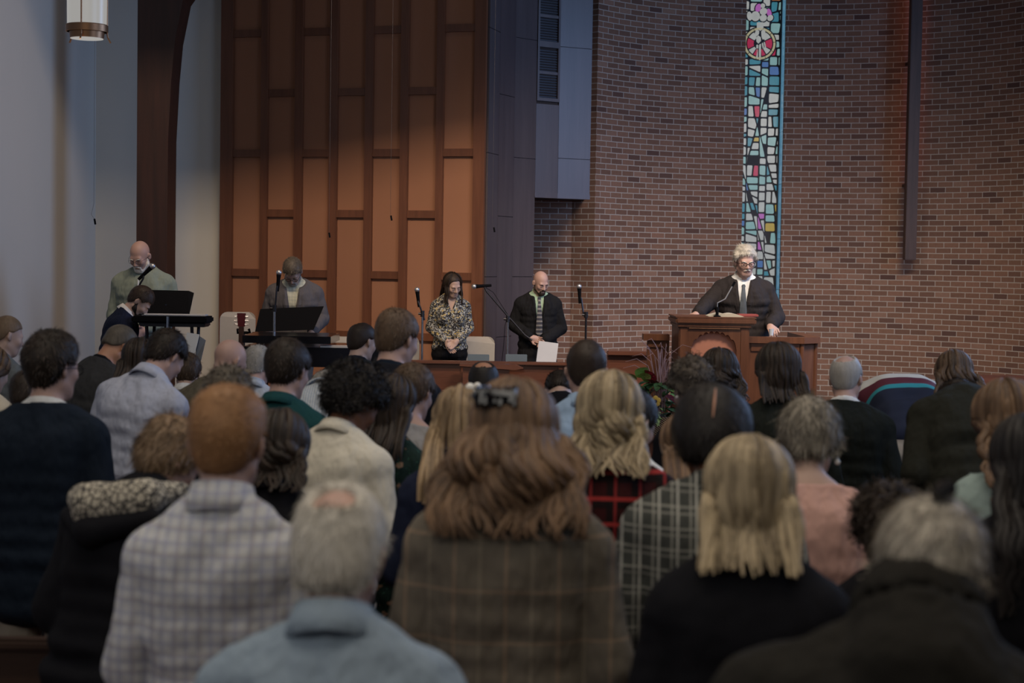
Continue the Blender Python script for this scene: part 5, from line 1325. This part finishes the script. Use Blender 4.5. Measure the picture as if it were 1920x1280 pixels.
MB().box(x0+post, x1-post, .05, .06, 0, z614).build('fabric_panel', m_plain('coral_fabric', (.5, .21, .13), .95, bump=.2, bscale=200), pu)
# scalloped arch board
hw = (x1-x0)/2-post; zc = px(1340, 625)[2]-.35; zs = px(1340, 655)[2]-.35; cxm = (x0+x1)/2
ih = hw*.88
und = []
for s_ in np.linspace(-1, 1, 9)[:-1]:
    for k in range(5):
        u = s_+k/4*.25
        env = (1-abs(u)**2.2)**.62 if abs(u) < 1 else 0
        und.append((cxm+u*ih, zs+(zc-zs)*env-.0+.018*math.sin(math.pi*k/4)))
und.append((cxm+ih, zs))
for i in range(len(und)-1):
    (xa_, za_), (xb_, zb_) = und[i], und[i+1]
    if xb_-xa_ < 1e-6: continue
    if i == 0: ar = MB()
    ar.prism([(xa_, za_), (xb_, zb_), (xb_, z614), (xa_, z614)], .008, .045)
ar.prism([(cxm-hw, 0), (cxm-ih, 0), (cxm-ih, z614), (cxm-hw, z614)], .008, .045).prism([(cxm+ih, 0), (cxm+hw, 0), (cxm+hw, z614), (cxm+ih, z614)], .008, .045)
ar.build('scalloped_arch', M_pul, pu)
MB().box(x0-.015, x1+.015, -.015, D+.01, zt, zt+.025, .006).box(x0-.03, x1+.05, -.03, D+.03, zt+.025, zt+.075, .012).build('top_slab', M_pul, pu)
MB().prism([(x0-.03, zt+.075), (x1+.05, zt+.075), (x1+.05, zt+.085), (x0-.03, zt+.085)], -.02, D).build('reading_surface', M_pul, pu)
MB().box(x0-.01, x1+.01, -.01, .08, 0, .12, .01).build('plinth', M_pul, pu)
pz = .35+zt+.085
bk = thing('open_bible', 'open book with cream pages lying on the pulpit', 'book', (px(1364, 590)[0], PY+.2, pz)); 
for sx in (-1, 1):
    g = MB(); n = 8; V = []
    for i in range(n+1):
        u = i/n; V += [(sx*u*.14, -.12, .026*math.sin(math.pi*min(1, u*.8+.2))*(1-.3*u)+.004), (sx*u*.14, .12, .026*math.sin(math.pi*min(1, u*.8+.2))*(1-.3*u)+.004)]
    V += [(sx*.14, -.12, 0), (sx*.14, .12, 0), (0, -.12, 0), (0, .12, 0)]
    F = [(2*i, 2*i+2, 2*i+3, 2*i+1) for i in range(n)]+[(2*n, 2*n+2, 2*n+3, 2*n+1)]+[tuple([2*i for i in range(n+1)]+[2*n+2, 2*n+4])]+[tuple([2*i+1 for i in range(n+1)]+[2*n+3, 2*n+5])]
    g.add(V, F).build('page_block', m_plain('cream_paper', (.5, .45, .34), .8), bk)
o_ = MB().box(-.08, .08, -.06, .1, 0, .02, .004).build('notebook', m_plain('brick_red_cover', (.3, .06, .05), .5)); o_.location = (px(1410, 590)[0]+.0, PY+.25, pz); tag(o_, 'thin red covered notebook beside the open book on the pulpit', 'notebook')
gm = thing('pulpit_microphone', 'thin gooseneck microphone rising from the front of the pulpit', 'microphone', (px(1346, 591)[0], PY+.05, pz)); o2 = np.array([px(1346, 591)[0], PY+.05, pz])
MB().lathe([(.028, 0), (.028, .008), (.012, .014), (.012, .07), (.008, .08)], 16).build('base', M_blk, gm, True)
MB().tube([(0, 0, .07), (.0, 0, .11), P(1360, 560, PY+.08)-o2, P(1375, 533, PY+.1)-o2], [.0055, .005, .005, .005], 8).build('gooseneck', m_plain('satin_metal', (.25, .25, .26), .5, .6), gm, True)
MB().tube([P(1373, 537, PY+.1)-o2, P(1378, 528, PY+.1)-o2], .009, 8).build('capsule', M_blk, gm, True)
# panelled parapet on both sides of the pulpit
PX0, PX1 = o[0]+x0, o[0]+x1
def parapet(nm, lab, xa, xb, ytop, Y, chamfer=False):
    A, B = P(xa, ytop, Y), P(xb, ytop, Y)
    if chamfer: A[0] = PX1+.055
    else: B[0] = PX0-.035
    t = thing(nm, lab, 'parapet', (A[0], Y, .35)); L = B[0]-A[0]; h = A[2]-.35
    ch = .14 if chamfer else 0
    prof = [(0, 0), (L-ch, 0), (L, ch), (L, 1.1), (L-.05, 1.1), (L-.05, ch+.03), (L-ch-.02, .05), (0, .05)]
    MB().hprism(prof, 0, h-.05).build('panel', M_pul, t)
    cap = [(-.03*(not chamfer), -.035), (L-ch+.015, -.035), (L+.035, ch-.015), (L+.035, 1.13), (L-.08, 1.13), (L-.08, ch+.05), (L-ch-.03, .09), (-.03*(not chamfer), .09)]
    if not chamfer: cap = [(-.035, -.035), (L, -.035), (L, .12), (-.035, .12)]
    MB().hprism(cap, h-.05, h-.015).hprism([(x*.995, y*.98) for x, y in cap], h-.015, h).build('cap', M_pul, t)
    if chamfer:
        for x in (L-ch, ): MB().lathe([(.02, 0), (.02, h-.05)], 10, x, .0).build('corner_bead', M_pul, t, True)
        MB().lathe([(.02, 0), (.02, h-.05)], 10, L-.005, ch).build('corner_bead', M_pul, t, True)
        MB().box(.02, L-ch-.02, -.012, 0, h-.12, h-.05, .004).build('moulding', M_pul, t)
    else: MB().box(0, L, -.012, 0, h-.11, h-.05, .004).build('moulding', M_pul, t); 
    return t
parapet('parapet_wall', 'low dark wooden parapet to the left of the pulpit', 1214, 1274, 626, 14.0)
parapet('parapet_wall', 'low dark wooden parapet with a clipped corner to the right of the pulpit', 1406, 1536, 631, 14.0, True)
t = struct(MB().box(P(1214, 600, 13.5)[0]+.4, P(1530, 600, 14.0)[0]-.1, 13.9+.2, 15.3, .35, .5).build('floor_step', M_carp))
t = thing('low_bench', 'low reddish wooden bench end at the right before the brick wall', 'bench', (P(1590, 715, 17.5)[0], 17.5, .35))
w_ = P(1925, 715, 17.5)[0]-P(1590, 715, 17.5)[0]; hz_ = P(1800, 702, 17.5)[2]-.35
MB().box(P(1780, 700, 17.5)[0]-P(1590, 700, 17.5)[0], w_, 0, .05, 0, hz_, .01).build('back_panel', M_rail, t); MB().box(0, w_, -.02, .08, hz_-.32, hz_-.26, .01).build('lower_rail', M_rail, t)
# water cup on the parapet, paper held by the bald man
o_ = MB().lathe([(.017, 0), (.021, .055), (.019, .055), (.015, .005)], 16).build('drinking_glass', m_plain('clear_plastic', (.5, .55, .6), .15), None, True); w3 = P(1446, 626, 14.05); o_.location = (w3[0], 14.05, P(1470, 630, 14.0)[2]+.002); tag(o_, 'small clear drinking glass on the parapet beside the preacher\'s hand', 'glass')
pp = pr_; o_ = MB().box(-.1, .1, -.003, .003, -.13, .13).build('paper_sheet', m_plain('bright_paper', (.5, .5, .5), .7)); w3 = P(1026, 666, 17.1); o_.location = (w3[0], 17.4-.19*pp.sc-.03, w3[2]); o_.rotation_euler = (-.1, .12, .05); tag(o_, 'folded white paper held by the bald man in the black suit', 'paper')
# hanging choir microphones
def hang(pxs, Y, lab):
    q = [P(x, y, Y) for x, y in pxs]; t = thing('hanging_microphone', lab, 'microphone', tuple(q[0]), 0, 'microphones hanging on wires'); o = q[0]
    MB().tube([(0, 0, TOP-o[2]), (0, 0, 0)]+[x-o for x in q[1:]], .0013, 5).build('wire', m_plain('grey_wire', (.06, .05, .045), .7), t)
    e = q[-1]-o; MB().tube([e, e+np.array([.008, 0, -.045])], .008, 8).build('capsule', M_blk, t)
hang([(176, 382), (171, 402), (177, 410)], 13.6, 'tiny microphone hanging on a thin wire against the left wall')
hang([(617, 428), (617, 436)], 15.5, 'tiny microphone hanging before the third column of the wooden screen')
hang([(732, 396), (733, 404)], 15.5, 'tiny microphone hanging before the fifth column of the wooden screen')
hang([(923, 418), (926, 426)], 15.8, 'tiny microphone hanging before the purple grey casework')
# ------------------------------------------------------------------ flowers in front of the pulpit
FY = 11.6; rr_ = random.Random(5)
zb_ = P(1230, 812, FY)[2]; fx = P(1236, 800, FY)[0]
tb = thing('side_table', 'small dark wooden table under the flower basket', 'table', (fx, FY, 0))
MB().box(-.3, .3, -.22, .22, zb_-.03, zb_, .008).build('tabletop', M_rail, tb); MB().box(-.26, .26, -.18, .18, zb_-.12, zb_-.03).build('apron', M_rail, tb)
for sx in (-1, 1):
    for sy in (-1, 1): MB().box(sx*.26-.025, sx*.26+.025, sy*.18-.025, sy*.18+.025, 0, zb_-.03, .004).build('leg', M_rail, tb)
t_ = NT('wicker'); xyz = t_.sep(); 
wv_ = t_.math('SINE', t_.math('MULTIPLY', xyz[2], 420.0)); wx_ = t_.math('SINE', t_.math('MULTIPLY', xyz[0], 300.0))
f_ = t_.math('MULTIPLY', wv_, wx_); t_.bump(f_, .8, .01); M_wick = t_.fin(t_.mix(t_.math('ADD', t_.math('MULTIPLY', f_, .5), .5), (.12, .07, .035), (.42, .29, .17)), .8)
bs = thing('flower_basket', 'wicker basket of red and green leaves, grasses and a yellow pansy before the pulpit', 'flower arrangement', (fx, FY, zb_))
hb = P(1230, 778, FY)[2]-zb_
MB().lathe([(.13, 0), (.155, hb), (.14, hb), (.12, .01)], 32).build('basket', M_wick, bs, True)
MB().lathe([(.12, hb-.03), (.02, hb+.0)], 16).build('soil', m_plain('soil', (.02, .012, .008), .95), bs)
def leaf(m, base, d, L, W, bend=.5, fold=.25):
    d = np.array(d, float); d /= np.linalg.norm(d); s_ = np.cross(d, (0, 0, 1)); s_ /= np.linalg.norm(s_)+1e-6; u_ = np.cross(s_, d); V = []; n = 6
    c = np.array(base, float)
    for i in range(n+1):
        a = i/n; w_ = W*math.sin(math.pi*min(.98, a*.85+.12))**.8
        pnt = c+d*L*a-np.array([0, 0, 1])*bend*L*a*a*.5
        V += [tuple(pnt-s_*w_+u_*w_*fold), tuple(pnt), tuple(pnt+s_*w_+u_*w_*fold)]
    F = [(3*i+j, 3*i+j+1, 3*i+4+j, 3*i+3+j) for i in range(n) for j in (0, 1)]; m.add(V, F)
def veinmat(name, a, b):
    t = NT(name); v = t.new('ShaderNodeTexVoronoi'); v.inputs['Scale'].default_value = 60; t.link(t.co(), v.inputs['Vector'])
    return t.fin(t.mix(t.math('GREATER_THAN', v.outputs['Distance'], .42), a, b), .5)
ML = {'green_leaf': veinmat('leaf_green', (.2, .4, .07), (.3, .5, .12)), 'dark_leaf': veinmat('leaf_dark', (.03, .08, .03), (.06, .13, .045)), 'red_leaf': veinmat('leaf_red', (.5, .03, .06), (.2, .02, .03)), 'grass_blade': m_plain('grass_pink', (.46, .27, .24), .6), 'trailing_leaf': veinmat('leaf_lime', (.22, .34, .08), (.34, .45, .16))}
def rel(x, y, dY=0): return P(x, y, FY+dY)-np.array([fx, FY, zb_])
for x, y, L, W, d in ((1190, 712, .14, .05, (-.6, -.4, .5)), (1200, 708, .13, .05, (.2, -.5, .8)), (1183, 706, .1, .04, (-.5, -.2, .2)), (1212, 716, .12, .04, (-.2, -.5, .7))):
    m = MB(); leaf(m, rel(x, y, -.05), d, L, W); m.build('green_leaf', ML['green_leaf'], bs, True)
for x, y, L, W, d in ((1222, 722, .17, .05, (-.3, -.4, .9)), (1232, 725, .15, .05, (-.6, -.5, .6)), (1250, 712, .13, .04, (.6, -.3, .5)), (1243, 740, .14, .04, (.5, -.6, -.1)), (1205, 735, .14, .035, (-.6, -.4, -.1)), (1215, 705, .1, .03, (-.5, -.2, .5)), (1258, 722, .11, .035, (.5, -.3, .2))):
    m = MB(); leaf(m, rel(x, y, -.03), d, L, W); m.build('red_leaf', ML['red_leaf'], bs, True)
for k in range(70):
    m = MB(); x = rr_.uniform(1192, 1262); y = rr_.uniform(715, 775); leaf(m, rel(x, y, rr_.uniform(-.1, .1)), (rr_.uniform(-1, 1), rr_.uniform(-1, 0), rr_.uniform(-.3, .9)), rr_.uniform(.06, .12), rr_.uniform(.015, .035), .6); m.build('dark_leaf', ML['dark_leaf'], bs, True)
for x, y, d in ((1262, 735, (.8, -.3, .5)), (1256, 738, (.7, -.5, -.3)), (1246, 730, (.3, -.6, .1))):
    m = MB(); leaf(m, rel(x, y, -.08), d, .15, .035); m.build('green_leaf', ML['green_leaf'], bs, True)
for x, y in [(1168, 690), (1172, 678), (1185, 668), (1197, 655), (1210, 640), (1222, 650), (1236, 648), (1246, 655), (1252, 664), (1262, 672), (1270, 662), (1268, 684), (1275, 690), (1300, 652), (1190, 698), (1205, 658), (1180, 640), (1258, 678), (1240, 662), (1228, 658), (1250, 650), (1214, 668), (1262, 700), (1256, 708)]:
    e = rel(x, y, rr_.uniform(-.15, .1)); b = np.array([rr_.uniform(-.03, .03), rr_.uniform(-.03, .03), hb+.02]); mid = b*.5+e*.5; mid[0] = b[0]*.65+e[0]*.35; mid[2] = max(e[2], b[2]+.1)*.9+.02; md2 = (mid+e)/2; md2[2] = max(e[2], mid[2])+.02
    MB().tube([b, (b+mid)/2+np.array([0, 0, .03]), mid, md2, e], [.003, .003, .0028, .0024, .001], 5).build('grass_blade', ML['grass_blade'], bs, True)
for k in range(34):
    m = MB(); leaf(m, rel(rr_.uniform(1213, 1238), rr_.uniform(762, 795), -.15), (rr_.uniform(-.6, .6), -.6, rr_.uniform(-1, .3)), rr_.uniform(.03, .06), rr_.uniform(.006, .011), .5); m.build('trailing_leaf', ML['trailing_leaf'], bs, True)
for x, y, sc2, cc in ((1229, 752, 1, 'pansy_yellow'), (1215, 760, .9, 'pansy_orange')):
    c = rel(x, y, -.19); m = MB()
    for k in range(5):
        a = 2*math.pi*k/5+.3; m.sphere((c[0]+.02*sc2*math.cos(a), c[1], c[2]+.02*sc2*math.sin(a)), (.019*sc2, .005, .019*sc2), 10)
    fl = m.build('pansy', m_plain(cc, (.6, .38, .05) if k and cc == 'pansy_yellow' else (.6, .28, .1), .6), bs, True)
    MB().sphere((c[0], c[1]-.005, c[2]), (.012*sc2, .004, .012*sc2), 10).build('flower_centre', m_plain('pansy_dark', (.03, .006, .01), .6), fl, True)
